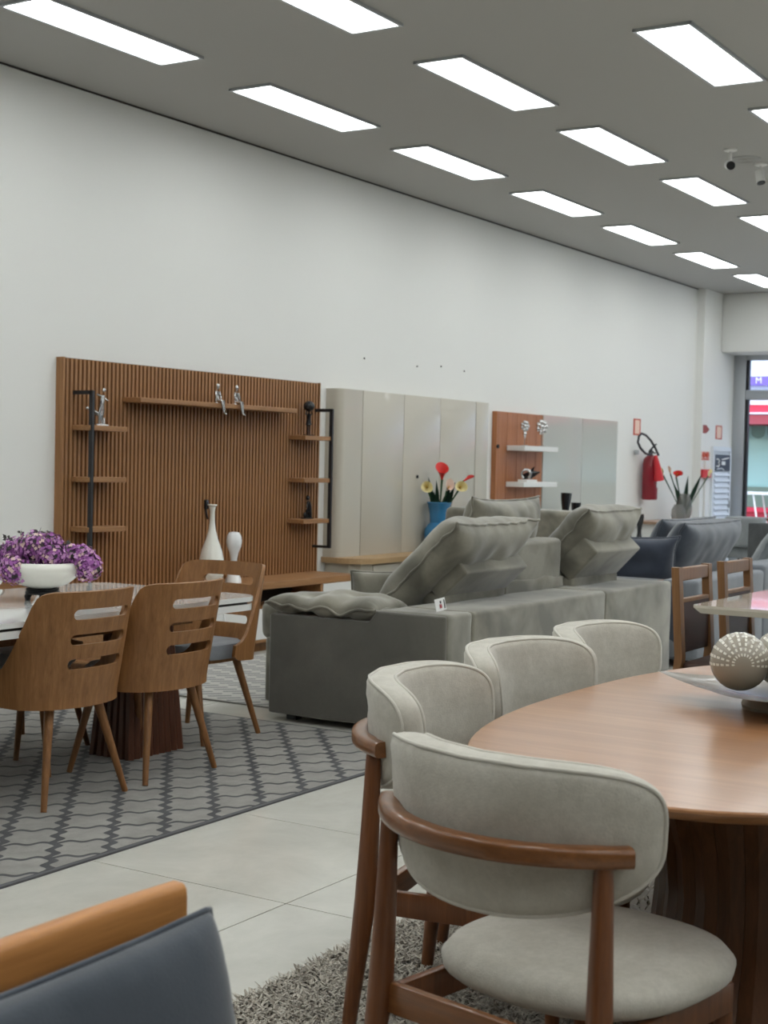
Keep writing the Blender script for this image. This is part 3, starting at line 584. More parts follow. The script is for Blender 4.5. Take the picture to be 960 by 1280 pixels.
# ceiling cameras, speaker
def seccam(lab, loc, aim):
    t = thing('security_camera', lab, 'camera', loc); aim = Vector(aim).normalized(); c = Vector((0, 0, -.12))
    b = B(); lathe(b, [(0, 0), (.05, 0), (.05, -.012), (.03, -.02), (0, -.02)], 18); obj('mount', b, M_whitematte, t)
    b = B(); tube(b, [(0, 0, -.015), (.0, 0, -.07), c-aim*.01], [.012, .012, .014], 8); obj('arm', b, M_whitematte, t)
    b = B(); tube(b, [c-aim*.07, c+aim*.03], .034, 16); obj('housing', b, M_whitematte, t)
    b = B(); tube(b, [c+aim*.03, c+aim*.036], .033, 16); obj('lens', b, M_blackgloss, t)
seccam('white ceiling security camera with black lens facing the viewer, left of the round vent', (10.60, 3.66, CZ), (-.85, -.45, -.25))
seccam('white ceiling security camera aimed downwards, right of the round vent', (11.20, 3.62, CZ), (-.2, -.25, -.95))
t = thing('round_ceiling_vent', 'flat round ceiling vent between the two security cameras', 'vent', (10.98, 3.67, CZ))
b = B(); lathe(b, [(0, -.012), (.10, -.012), (.118, -.006), (.12, 0), (0, 0)], 28); obj('vent_disc', b, mat('vent_grey', (.40, .40, .39), .6), t)
b = B()
for r_ in (.03, .055, .08): tube(b, [(r_*cos(2*pi*k/24), r_*sin(2*pi*k/24), -.013) for k in range(25)], .003, 4, False)
obj('vent_ring', b, M_ceil, t)

# ================================================================== GREY SOFA
SX0, SX1, SYB, SYF = 6.32, 9.42, 3.57, 4.66
gs = thing('grey_sofa', 'long grey velvet sofa seen from behind with two reclined headrests', 'sofa')
def softbox(bm, x0, x1, y0, y1, z0, z1, bev=.04, seg=4, wob=.004, seed=1, cuts=0):
    box(bm, x0, x1, y0, y1, z0, z1, bev, seg)
    return bm
def subd(bm, wob, seed, cuts=5, fr=4):
    bmesh.ops.subdivide_edges(bm, edges=[e for e in bm.edges if e.calc_length() > .12], cuts=cuts, use_grid_fill=True)
    bm.normal_update()
    for v in bm.verts: v.co += v.normal*noise.noise(v.co*fr+Vector((seed, 0, 0)))*wob
    return bm
for k, (xa, xb) in enumerate(((SX0, 6.60), (6.603, 8.30), (8.303, SX1))):
    b = B(); box(b, xa, xb, SYB, 3.99, .035, .640, .022, 3); subd(b, .007, k); obj('back_panel', b, M_velvet, gs, 60)
b = B(); box(b, SX0, SX0+.30, 3.97, SYF, .035, .575, .022, 3); subd(b, .006, 7); obj('armrest', b, M_velvet, gs, 60)
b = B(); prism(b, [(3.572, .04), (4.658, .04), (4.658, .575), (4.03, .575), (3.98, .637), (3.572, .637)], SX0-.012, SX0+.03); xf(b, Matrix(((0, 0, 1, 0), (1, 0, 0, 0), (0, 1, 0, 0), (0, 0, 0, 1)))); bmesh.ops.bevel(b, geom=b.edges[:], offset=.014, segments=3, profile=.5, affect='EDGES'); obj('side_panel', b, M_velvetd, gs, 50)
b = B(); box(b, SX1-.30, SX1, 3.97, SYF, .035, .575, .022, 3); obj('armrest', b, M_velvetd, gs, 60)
b = B(); box(b, SX0+.29, SX1-.29, 3.95, SYF+.25, .035, .40, .02, 3); obj('seat_base', b, M_velvet, gs, 60)
for xa, xb, in ((6.62, 7.60), (7.61, 8.40), (8.41, 9.12)):
    b = B(); box(b, xa, xb, 4.02, SYF+.30, .38, .60, .05, 4); subd(b, .012, xa); obj('seat_cushion', b, M_velvet, gs, 60)
for xx in (SX0+.1, SX1-.1):
    for yy in (SYB+.1, SYF-.1): b = B(); box(b, xx-.03, xx+.03, yy-.03, yy+.03, 0, .036); obj('foot', b, M_black, gs)
def slab(bm_, xa, xb, p0, p1, th, skirt=True):
    """leaning headrest slab; p0,p1 = (y,z) of the rear face bottom/top; th thickness towards +y side"""
    (ya, za), (yb, zb) = p0, p1; d = Vector((yb-ya, zb-za)).normalized(); nrm = Vector((-d.y, d.x))
    if nrm.x < 0: nrm = -nrm
    P = [(ya, za), (yb, zb), (yb+nrm.x*th, zb+nrm.y*th), (ya+nrm.x*th+.0, za+nrm.y*th)]
    r = prism(bm_, P, xa, xb); xf(bm_, Matrix(((0, 0, 1, 0), (1, 0, 0, 0), (0, 1, 0, 0), (0, 0, 0, 1))))
    bmesh.ops.bevel(bm_, geom=bm_.edges[:], offset=.014, segments=3, profile=.5, affect='EDGES'); return bm_
b = B(); slab(b, 6.86, 7.60, (3.93, .655), (3.755, .815), .22); obj('headrest_slab', b, M_velvet, gs, 50)
b = B(); box(b, 6.87, 7.60, 3.90, 4.05, .62, .70, .02, 3); subd(b, .012, 3, 7, 12); obj('slab_skirt', b, M_velvet, gs, 60)
b = B(); slab(b, 8.48, 9.20, (3.90, .665), (3.71, .865), .22); obj('headrest_slab', b, M_velvet, gs, 50)
b = B(); box(b, 8.48, 9.20, 3.87, 4.05, .62, .70, .02, 3); subd(b, .012, 5, 7, 12); obj('slab_skirt', b, M_velvet, gs, 60)
b = B(); box(b, 7.63, 8.42, 3.93, 4.16, .63, .945, .03, 3); subd(b, .006, 9); obj('back_block', b, M_velvet, gs, 60)
b = B(); box(b, 7.62, 8.43, 3.915, 3.99, .63, .715, .02, 3); subd(b, .02, 11, 9, 14); obj('slab_skirt', b, M_velvet, gs, 60)
GC = 'loose cushions on the grey sofa'
tag(pillow('back_cushion', .94, .68, .27, (1, 0, 0), (0, -.72, .69), (7.20, 4.00, .845), M_velvet, 1, .016, .04, ear=.04), 'large grey cushion leaning on the left reclined headrest, nearest to the viewer', 'cushion', GC)
tag(pillow('back_cushion', .86, .48, .25, (1, 0, 0), (0, -.22, .97), (8.06, 4.20, .96), M_velvet, 2, .016, .06, ear=.05), 'grey cushion standing behind the upright middle back block', 'cushion', GC)
tag(pillow('back_cushion', .82, .56, .27, (1, 0, 0), (0, -.70, .71), (8.84, 3.95, .925), M_velvet, 3, .016, .04, ear=.04), 'grey cushion on the right reclined headrest of the grey sofa', 'cushion', GC)
tag(pillow('arm_cushion', .34, .70, .14, (1, 0, 0), (0, 1, 0), (SX0+.15, 4.33, .63), M_velvet, 4, .016, .03, tufts=((0, .12), (0, -.14), (-.14, .1), (-.14, -.12))), 'flat tufted grey cushion on the near armrest of the grey sofa', 'cushion', GC)
tag(pillow('small_cushion', .30, .22, .12, (.6, -.8, 0), (0, .3, .9), (6.86, 4.32, .68), M_velvet, 5, .01), 'small grey cushion end beside the tufted armrest cushion', 'cushion', GC)
t = thing('price_tag', 'small white folded price card on the corner of the grey sofa', 'tag', (6.53, 3.72, .64), R(12))
b = B(); box(b, -.085, .085, -.001, .001, 0, .065); xf(b, Matrix.Rotation(R(-12), 4, 'X')); obj('card', b, M_whitematte, t)
b = B(); box(b, -.02, .012, -.004, -.0015, .015, .035); xf(b, Matrix.Rotation(R(-12), 4, 'X')); obj('card_print', b, mat('card_red', (.35, .03, .04), .6), t)
b = B(); box(b, -.008, .010, -.004, -.0015, .038, .052); box(b, .055, .064, -.004, -.0015, .01, .055); xf(b, Matrix.Rotation(R(-12), 4, 'X')); obj('card_print', b, M_gap, t)

# second grey sofa beyond, running across
g2 = thing('second_grey_sofa', 'second grey velvet sofa standing across behind the first, only its high back showing', 'sofa')
b = B(); box(b, 10.55, 11.45, 4.55, 6.05, .04, .45, .03, 3); obj('seat_base', b, M_velvet, g2, 60)
b = B(); box(b, 10.58, 10.86, 4.58, 6.02, .40, 1.045, .05, 4); subd(b, .015, 4, 6, 6); obj('backrest', b, M_velvet, g2, 60)
b = B(); box(b, 10.86, 11.45, 4.60, 6.0, .42, .56, .04, 4); obj('seat_cushion', b, M_velvet, g2, 60)
for xx in (10.65, 11.35):
    for yy in (4.65, 5.95): b = B(); box(b, xx-.03, xx+.03, yy-.03, yy+.03, 0, .045); obj('foot', b, M_black, g2)

# ================================================================== SLATE / NAVY SOFA to the right
ns_ = thing('slate_sofa', 'slate blue sofa with an arm darkened as if in shade beyond the grey sofa, behind the wooden chairs', 'sofa')
b = B(); box(b, 9.80, 10.05, 3.62, 4.50, .05, .60, .03, 3); obj('armrest', b, M_navy, ns_, 60)  # same cloth as the back, its shade put into the colour
b = B(); box(b, 9.795, 10.04, 3.75, 3.84, .597, .604); obj('leather_strap', b, mat('brown_leather', (.16, .07, .03), .5), ns_)
for k, (xa, xb) in enumerate(((9.80, 11.3), (11.303, 13.0), (13.003, 14.8))): b = B(); box(b, xa, xb, 3.52, 3.80, .05, .66 if k else .62, .03, 3); subd(b, .006, k+20); obj('back_panel', b, M_slate, ns_, 60)
b = B(); box(b, 10.02, 14.8, 3.80, 4.50, .05, .42, .02, 3); obj('seat_base', b, M_slate, ns_, 60)
for xa, xb in ((10.06, 11.6), (11.61, 13.2), (13.21, 14.78)): b = B(); box(b, xa, xb, 3.82, 4.53, .40, .54, .04, 4); obj('seat_cushion', b, M_slate, ns_, 60)
for xx in (9.95, 14.6):
    for yy in (3.62, 4.42): b = B(); box(b, xx-.03, xx+.03, yy-.03, yy+.03, 0, .055); obj('foot', b, M_black, ns_)
GN = 'navy cushions on the slate sofa'
tag(pillow('navy_cushion', .66, .34, .20, (.42, -.9, 0), (-.25, .0, 1), (10.28, 4.22, .72), M_navy, 6, .018, .06, ear=.08), 'navy cushion leaning at the left on the shade-darkened sofa arm', 'cushion', GN)
tag(pillow('navy_cushion', 1.30, .50, .28, (1, 0, 0), (0, -.5, .86), (11.15, 4.02, .775), M_slatenavy, 7, .009, .06), 'large wide navy cushion behind the first wooden chair', 'cushion', GN)
tag(pillow('navy_cushion', 1.25, .50, .24, (1, 0, 0), (0, -.35, .93), (11.62, 4.35, .76), M_slatenavy, 8, .009, .06), 'navy cushion rising behind the wide navy cushion', 'cushion', GN)
tag(pillow('light_grey_cushion', 1.5, .46, .22, (1, 0, 0), (0, -.5, .86), (13.5, 4.02, .66), M_lightgrey, 9, .014, .05), 'light grey cushion on the slate sofa at the right edge of the photo', 'cushion')
# armchair + side table far right
M_chgrey = fabric('charcoal_grey_fabric', (.075, .080, .085), (.10, .105, .11), 8, .9, .2)
fc = thing('grey_box_armchair', 'dark grey upholstered box armchair by the shop window', 'armchair', (16.9, 5.25, 0))
b = B(); box(b, -.35, -.20, -.75, .12, .35, .80, .02, 3); obj('backrest', b, M_chgrey, fc); b = B(); box(b, -.2, .45, -.72, .1, .25, .45, .03, 3); obj('seat', b, M_chgrey, fc)
for sx in (-.3, .4):
    for sy in (-.65, .05): b = B(); box(b, sx-.02, sx+.02, sy-.02, sy+.02, 0, .36); obj('leg', b, M_black, fc)
fc2 = thing('pale_armchair', 'pale grey armchair with curved back behind the dark grey box armchair', 'armchair', (17.75, 5.98, 0))
b = B(); box(b, -.12, .05, -.45, .05, .45, .83, .04, 3); obj('backrest', b, M_lightgrey, fc2); b = B(); box(b, .0, .55, -.6, .1, .3, .45, .03, 3); obj('seat', b, M_lightgrey, fc2)
for sx in (-.08, .5):
    for sy in (-.55, .05): b = B(); tube(b, [(sx, sy, .46), (sx, sy, 0)], .018, 8); obj('leg', b, M_black, fc2)
b = B(); lathe(b, [(0, 0), (.10, 0), (.22, .05), (.20, .05), (.09, .012), (0, .012)], 24); o = obj('wooden_bowl', b, M_redwood); o.location = (18.72, 5.62, .79); tag(o, 'brown wooden bowl behind the dark grey armchair by the window', 'bowl')
t = thing('window_table', 'small table by the shop window carrying the wooden bowl', 'table', (18.75, 5.45, 0))
b = B(); box(b, -.3, .3, -.5, .5, .76, .79, .005, 1); obj('tabletop', b, M_legwood, t); b = B(); lathe(b, [(0, 0), (.2, 0), (.2, .02), (.03, .04), (.03, .76), (0, .76)], 20); obj('pedestal', b, M_black, t)

# ================================================================== RUGS
def rug(name, lab, xa, xb, ya, yb, m):
    t = thing(name, lab, 'rug'); b = B(); box(b, xa+.02, xb-.02, ya+.02, yb-.02, .0005, .009); obj('pile', b, m, t)
    b = B()
    for q in ((xa, xb, ya, ya+.02), (xa, xb, yb-.02, yb), (xa, xa+.02, ya, yb), (xb-.02, xb, ya, yb)): box(b, *q, .0005, .008)
    obj('binding', b, M_rugedge if m is M_rug else M_velvetd, t); return t
rug('trellis_rug', 'grey rug with dark trellis pattern under the left dining table', 1.6, 6.24, 3.48, 6.1, M_rug)
rug('dash_rug', 'pale grey rug with dashed pattern in front of the TV console', 6.585, 9.3, 4.15, 6.25, M_rug2)

# shag rug (tufts are uncountable)
sr = thing('shag_rug', 'shaggy taupe rug under the polished wooden table in the foreground', 'rug')
b = B(); box(b, 1.9, 5.6, -.6, 2.22, .0005, .012); obj('rug_base', b, M_shag[2], sr)
rnd = random.Random(5); V = []; Fc = []; MI = []
def tufts(xa, xb, ya, yb, n_):
    for _ in range(n_):
        x = rnd.uniform(xa, xb); y = rnd.uniform(ya, yb); a = rnd.uniform(0, 2*pi); le = rnd.uniform(.6, 1.2); w = rnd.uniform(.0016, .0030)
        dx, dy = cos(a)*.028*le, sin(a)*.028*le; px, py = -sin(a)*w, cos(a)*w; z1, z2 = .024*le, .030*le; i = len(V)
        V.extend([(x-px, y-py, .008), (x+px, y+py, .008), (x+dx*.45+px*1.3, y+dy*.45+py*1.3, z1), (x+dx*.45-px*1.3, y+dy*.45-py*1.3, z1), (x+dx+px*.6, y+dy+py*.6, z2), (x+dx-px*.6, y+dy-py*.6, z2)])
        Fc.extend([(i, i+1, i+2, i+3), (i+3, i+2, i+4, i+5)]); k = rnd.choice((0, 0, 1, 1, 2)); MI.extend([k, k])
tufts(2.2, 3.75, .7, 2.235, 120000); tufts(1.9, 2.2, -.6, 2.235, 2500); tufts(3.75, 5.6, -.6, 2.235, 9000); tufts(2.2, 3.75, -.6, .7, 9000)
me = bpy.data.meshes.new('tufts'); me.from_pydata(V, [], Fc)
for k in M_shag: me.materials.append(k)
me.polygons.foreach_set('material_index', MI); me.update(); o = link('shag_tufts', me, sr); o['kind'] = 'stuff'

# ================================================================== LEFT DINING TABLE + BARREL CHAIRS
dt = thing('white_dining_table', 'white glass dining table with fluted dark wood pedestals on the trellis rug', 'dining table')
TX0, TX1, TY0, TY1 = 2.75, 5.60, 4.17, 5.24
cxm, cym = (TX0+TX1)/2, (TY0+TY1)/2
b = B(); prism(b, rrect(TX1-TX0, TY1-TY0, .13, 8, cxm, cym), .728, .750); obj('glass_top', b, M_marble, dt, 30)
b = B(); prism(b, rrect(TX1-TX0-.05, TY1-TY0-.05, .11, 8, cxm, cym), .716, .728); obj('shadow_gap', b, M_gap, dt)
b = B(); prism(b, rrect(TX1-TX0-.01, TY1-TY0-.01, .125, 8, cxm, cym), .686, .716); obj('under_top', b, M_marble, dt, 30)
b = B(); box(b, 3.0, 5.35, 4.40, 5.0, .62, .686); obj('apron', b, M_legwood, dt)
M_flute = wood('dark_reddish_flute', (.07, .022, .010), (.15, .050, .022), 'z', .4)
for px in (5.20, 3.2):
    fl0 = None
    nfl = 9
    b = B(); bx, by = .10, .07; prism(b, [(px-bx, 4.60-by), (px+bx, 4.60-by), (px+bx, 4.60+by), (px-bx, 4.60+by)], .0, .65)
    obj('pedestal_core', b, M_flute, dt)
    def flute(xa, ya, xb, yb):   # ground point, top point
        b = B(); d = Vector((xb-xa, yb-ya, 0)); side = Vector((ya-yb, xb-xa, 0))
        tube(b, [(xa, ya, .0), ((xa*.55+xb*.45), (ya*.55+yb*.45), .30), (xb, yb, .64)], [.024, .021, .018], 6); return obj('flute', b, M_flute, dt, 20)
    for k in range(nfl):
        q = k/(nfl-1)-.5
        for s_ in (-1, 1):
            flute(px+q*.35, 4.60+s_*.11, px+q*.26, 4.60+s_*.07)
    for k in range(1, 5):
        q = k/5-.5
        for s_ in (-1, 1): flute(px+s_*.175, 4.60+q*.22, px+s_*.13, 4.60+q*.14)

def barrel_chair(label, loc, rz):
    t = thing('barrel_chair', label, 'dining chair', loc, rz, 'curved plywood dining chairs at the white table')
    def itp(tab, s):
        for (a, va), (c, vc) in zip(tab, tab[1:]):
            if s <= c: return va+(vc-va)*(s-a)/(c-a)
        return tab[-1][1]
    top = [(0, .858), (.20, .857), (.245, .850), (.268, .835), (.282, .810), (.305, .730), (.335, .640), (.365, .565), (.395, .520), (.43, .495), (.47, .485), (.50, .482)]
    bot = [(0, .388), (.28, .392), (.42, .402), (.47, .412), (.50, .43)]
    Rr, th0 = .235, R(78); L1 = Rr*th0; LL = .50
    def plan(s, z):
        k = (z-.42)/.44; rr_ = Rr
        a = min(abs(s), L1)/Rr; x, y = -rr_*cos(a)**.75, rr_*sin(a)**.88*1.235
        if abs(s) > L1: e = abs(s)-L1; x += e*sin(th0)*1.0; y += e*cos(th0)
        x -= .085*max(0, k)
        return x, math.copysign(y, s)
    b = B(); ns, nz = 56, 22; g = []
    for i in range(ns+1):
        s = LL*(2*i/ns-1); col_ = []
        for j in range(nz+1):
            z = itp(bot, abs(s)) + (itp(top, abs(s))-itp(bot, abs(s)))*j/nz; x, y = plan(s, z); col_.append(b.verts.new((x, y, z)))
        g.append(col_)
    for i in range(ns):
        for j in range(nz): b.faces.new((g[i][j], g[i+1][j], g[i+1][j+1], g[i][j+1]))
    bmesh.ops.recalc_face_normals(b, faces=b.faces); bmesh.ops.solidify(b, geom=b.faces[:], thickness=.016)
    sh = obj('plywood_back', b, M_chairwood, t, 45)
    cb = B()
    for zc, hw in ((.768, .158), (.667, .156), (.568, .153)):
        P = [(sx*(hw-.021)+.021*cos(R(a))-.012, zc+.021*sin(R(a))) for sx, a0 in ((1, -90), (-1, 90)) for a in range(a0, a0+181, 20)]
        c = B(); prism(c, P, -.6, .0); xf(c, Matrix(((0, 0, 1, 0), (1, 0, 0, 0), (0, 1, 0, 0), (0, 0, 0, 1)))); m_ = bpy.data.meshes.new('c'); bmesh.ops.recalc_face_normals(c, faces=c.faces); c.to_mesh(m_); c.free(); cb.from_mesh(m_)
    co = obj('cutter', cb, M_gap); md = sh.modifiers.new('b', 'BOOLEAN'); md.operation = 'DIFFERENCE'; md.object = co; md.solver = 'EXACT'
    sh.parent = None; bpy.context.view_layer.update(); dg = bpy.context.evaluated_depsgraph_get(); me = bpy.data.meshes.new_from_object(sh.evaluated_get(dg)); sh.modifiers.clear(); sh.data = me
    me.shade_smooth(); me.set_sharp_from_angle(angle=R(40)); sh.parent = t; bpy.data.objects.remove(co)
    b = B(); P = []
    for k in range(40):
        u = 2*pi*k/40; P.append((.015+.225*sgn(cos(u), .7), .222*sgn(sin(u), .65)))
    prism(b, P, .405, .475); bmesh.ops.bevel(b, geom=[e for e in b.edges if abs(e.verts[0].co.z-e.verts[1].co.z) < 1e-5], offset=.022, segments=4, profile=.5, affect='EDGES'); obj('seat', b, M_seatgrey, t, 50)
    b = B(); prism(b, [(x*.9, y*.9) for x, y in P], .385, .405); obj('seat_pan', b, M_chairwood, t)
    for sx in (-1, 1):
        for sy in (-1, 1):
            b = B(); tube(b, [(sx*.155+.01, sy*.135, .39), (sx*.22, sy*.233, .0)], [.021, .0125], 12); obj('leg', b, M_legwood, t)
    return t
bc = barrel_chair('curved plywood dining chair with three slots, back to the viewer, at the far left', (4.31, 4.30, 0.009), R(90))
dup(bc, (4.90, 4.30, .009), R(90), 'curved plywood dining chair with three slots, second from the left, back to the viewer')
dup(bc, (5.70, 4.66, .009), R(180), 'plywood dining chair at the end of the white table, turned to face it')
dup(bc, (4.31, 5.10, .009), R(-90), 'plywood dining chair across the table at the left edge, behind the flowers')
dup(bc, (4.93, 5.10, .009), R(-90), 'plywood dining chair across the table, its top edge just right of the flower bowl')

# flower bowl
FBX, FBY = 4.70, 4.73
st = thing('flower_stand', 'small black carved stand under the white flower bowl', 'stand', (FBX, FBY, .75))
b = B(); lathe(b, [(0, .028), (.072, .028), (.078, .036), (.070, .044), (.076, .050), (.066, .056), (0, .056)], 24); obj('stand_top', b, M_black, st)
for k in range(4):
    a = R(45+90*k); b = B(); tube(b, [(.055*cos(a), .055*sin(a), .034), (.066*cos(a), .066*sin(a), .015), (.062*cos(a), .062*sin(a), 0)], [.014, .015, .012], 8); obj('leg', b, M_black, st)
b = B(); seg = 64; prof = [(0, 0), (.06, 0), (.11, .018), (.152, .052), (.168, .085), (.160, .112), (.148, .116), (.150, .085), (.10, .02), (0, .012)]; lathe(b, prof, seg)
for v in b.verts:
    r_ = v.co.xy.length
    if r_ > .08: k_ = 1+.012*cos(32*atan2(v.co.y, v.co.x)); v.co.x *= k_; v.co.y *= k_
o = obj('white_bowl', b, M_ceramic, sharp=80); o.location = (FBX, FBY, .806); tag(o, 'ribbed white ceramic bowl full of purple flowers on the white table', 'bowl')
rv = Vector((.53, -.85, 0)); fwd = Vector((-.85, -.53, 0))
rnd = random.Random(11)
def head(px, pz, py, rx, rz_, lab, nfl=230, dark=.0):
    c = Vector((FBX, FBY, 0)) + rv*px + fwd*py; c.z = pz
    t = thing('hydrangea', lab, 'flower', c, 0, 'purple hydrangea heads in the white bowl')
    b = B()
    for i in range(nfl):
        z = 1-2*(i+.5)/nfl; a = i*2.39996; q = Vector((sqrt(1-z*z)*cos(a), sqrt(1-z*z)*sin(a), z)); p = Vector((q.x*rx, q.y*rx, q.z*rz_))*rnd.uniform(.82, 1.1)
        nn = (q+Vector((rnd.uniform(-.4, .4), rnd.uniform(-.4, .4), rnd.uniform(-.4, .4)))).normalized(); u = nn.orthogonal().normalized(); w = nn.cross(u); a0 = rnd.uniform(0, 6.28); s_ = rnd.uniform(.0065, .0105)
        mi = rnd.choice((0, 0, 0, 1, 1, 2) if rnd.random() > dark else (3,))
        cc_ = b.verts.new(p)
        for k in range(4):
            aa = a0+k*pi/2; d1 = u*cos(aa)+w*sin(aa); d2 = u*cos(aa+.75)+w*sin(aa+.75); d0 = u*cos(aa-.75)+w*sin(aa-.75)
            f_ = b.faces.new((cc_, b.verts.new(p+d0*s_*.8+nn*.003), b.verts.new(p+d1*s_*1.25+nn*.005*rnd.random()), b.verts.new(p+d2*s_*.8+nn*.003))); f_.material_index = mi
    obj('florets', b, [M_pur, M_pur2, M_pk, M_dkl], t, norm=False)['kind'] = 'stuff'
    b = B(); ell(b, (0, 0, 0), (rx*.78, rx*.78, rz_*.78), None, 10, 8); obj('flower_core', b, mat('dark_purple_core', (.16, .06, .17), .9), t); return t
for h_ in ((-.10, .895, .10, .075, .065, 'purple hydrangea head spilling over the front left rim of the bowl'), (-.12, .965, -.02, .075, .06, 'purple hydrangea head at the left of the bunch'), (-.03, .985, .03, .08, .07, 'purple hydrangea head at the centre top of the bunch'), (.05, .945, .05, .07, .06, 'purple hydrangea head at the centre front above the rim'), (.0, 1.00, -.06, .07, .05, 'purple hydrangea head behind the centre of the bunch'),
           (.165, .945, -.01, .065, .055, 'mauve hydrangea head at the upper right of the bunch'), (.205, .905, .02, .062, .060, 'mauve hydrangea head hanging over the right rim of the bowl'), (-.20, .93, -.04, .07, .06, 'dusky purple hydrangea head at the left edge of the photo'), (.10, .955, -.08, .055, .045, 'cream tinged hydrangea head at the back right of the bunch')): head(*h_, dark=.15 if 'dusky' not in h_[5] else .5)
for k, (px, pz) in enumerate(((-.02, 1.055), (-.10, 1.045), (.03, 1.03), (.10, 1.00), (-.16, 1.02), (.12, .93))):
    c = Vector((FBX, FBY, 0))+rv*px; c.z = pz; b = B()
    for _ in range(9):
        d = Vector((rnd.uniform(-1, 1), rnd.uniform(-1, 1), rnd.uniform(-.2, 1))).normalized(); s_ = d.orthogonal().normalized()*.007; q0 = d*.004; q1 = d*rnd.uniform(.02, .035)
        b.faces.new([b.verts.new(v) for v in (q0, (q0+q1)/2+s_, q1, (q0+q1)/2-s_)])
    tube(b, [(0, 0, -.06), (0, 0, 0)], .0025, 5)
    o = obj('dusky_leaf_sprig', b, M_dkl, norm=False); o.location = c; tag(o, ('dusky leaf sprig at the very top of the purple flowers', 'dusky leaf sprig at the upper left of the purple flowers', 'dusky leaf sprig just right of the topmost one in the purple flowers', 'dusky leaf sprig between the main purple bunch and its right end', 'dusky leaf sprig at the far left of the purple flowers', 'dusky leaf sprig low beside the right rim of the flower bowl')[k], 'leaves', 'leaf sprigs in the flower bowl')

# ================================================================== FOREGROUND TABLE + CREAM CHAIRS
ft = thing('oval_table', 'polished reddish wood oval dining table in the foreground at the right', 'dining table', (3.845, 1.12, 0))
P = []
for k in range(96):
    u = 2*pi*k/96; P.append((1.20*sgn(cos(u), 2/2.45), .635*sgn(sin(u), 2/2.45)))
b = B(); rows = []
for sc, z in ((.0, .75), (.996, .75), (1, .747), (1, .742), (.978, .724), (.93, .708), (.0, .708)):
    rows.append([b.verts.new((x*sc if sc else 0, y*sc if sc else 0, z)) for x, y in P] if sc else [b.verts.new((0, 0, z))])
for A, C in zip(rows, rows[1:]):
    for k in range(96):
        k2 = (k+1) % 96
        if len(A) == 1: b.faces.new((A[0], C[k], C[k2]))
        elif len(C) == 1: b.faces.new((A[k], A[k2], C[0]))
        else: b.faces.new((A[k], A[k2], C[k2], C[k]))
obj('tabletop', b, M_tabletop, ft, 25)
M_ped = wood('pedestal_wood', (.075, .028, .009), (.16, .062, .022), 'z', .4)
b = B(); 
NP = 30
b2 = B(); prism(b2, [(.43*cos(2*pi*k/40), .22*sin(2*pi*k/40)) for k in range(40)], .02, .70); obj('pedestal_core', b2, M_ped, ft)
for k in range(NP):
    a0, a1 = 2*pi*k/NP, 2*pi*(k+.985)/NP; b = B(); rw = []
    for j in range(7):
        z = .02+.686*j/6; fl = 1+.28*((j/6-.5)*2)**2; rw.append([b.verts.new((rr_*.52*fl*cos(a), rr_*.29*fl*sin(a), z)) for rr_, a in ((1, a0), (1.02, (a0+a1)/2), (1, a1), (.86, a1), (.86, a0))])
    for A, C in zip(rw, rw[1:]):
        for i in range(5): b.faces.new((A[i], A[(i+1) % 5], C[(i+1) % 5], C[i]))
    b.faces.new(rw[0][::-1]); b.faces.new(rw[-1]); obj('plank', b, M_ped, ft, 20)
b = B(); prism(b, [(.62*cos(2*pi*k/40), .36*sin(2*pi*k/40)) for k in range(40)], .012, .04); obj('foot_plate', b, M_ped, ft)

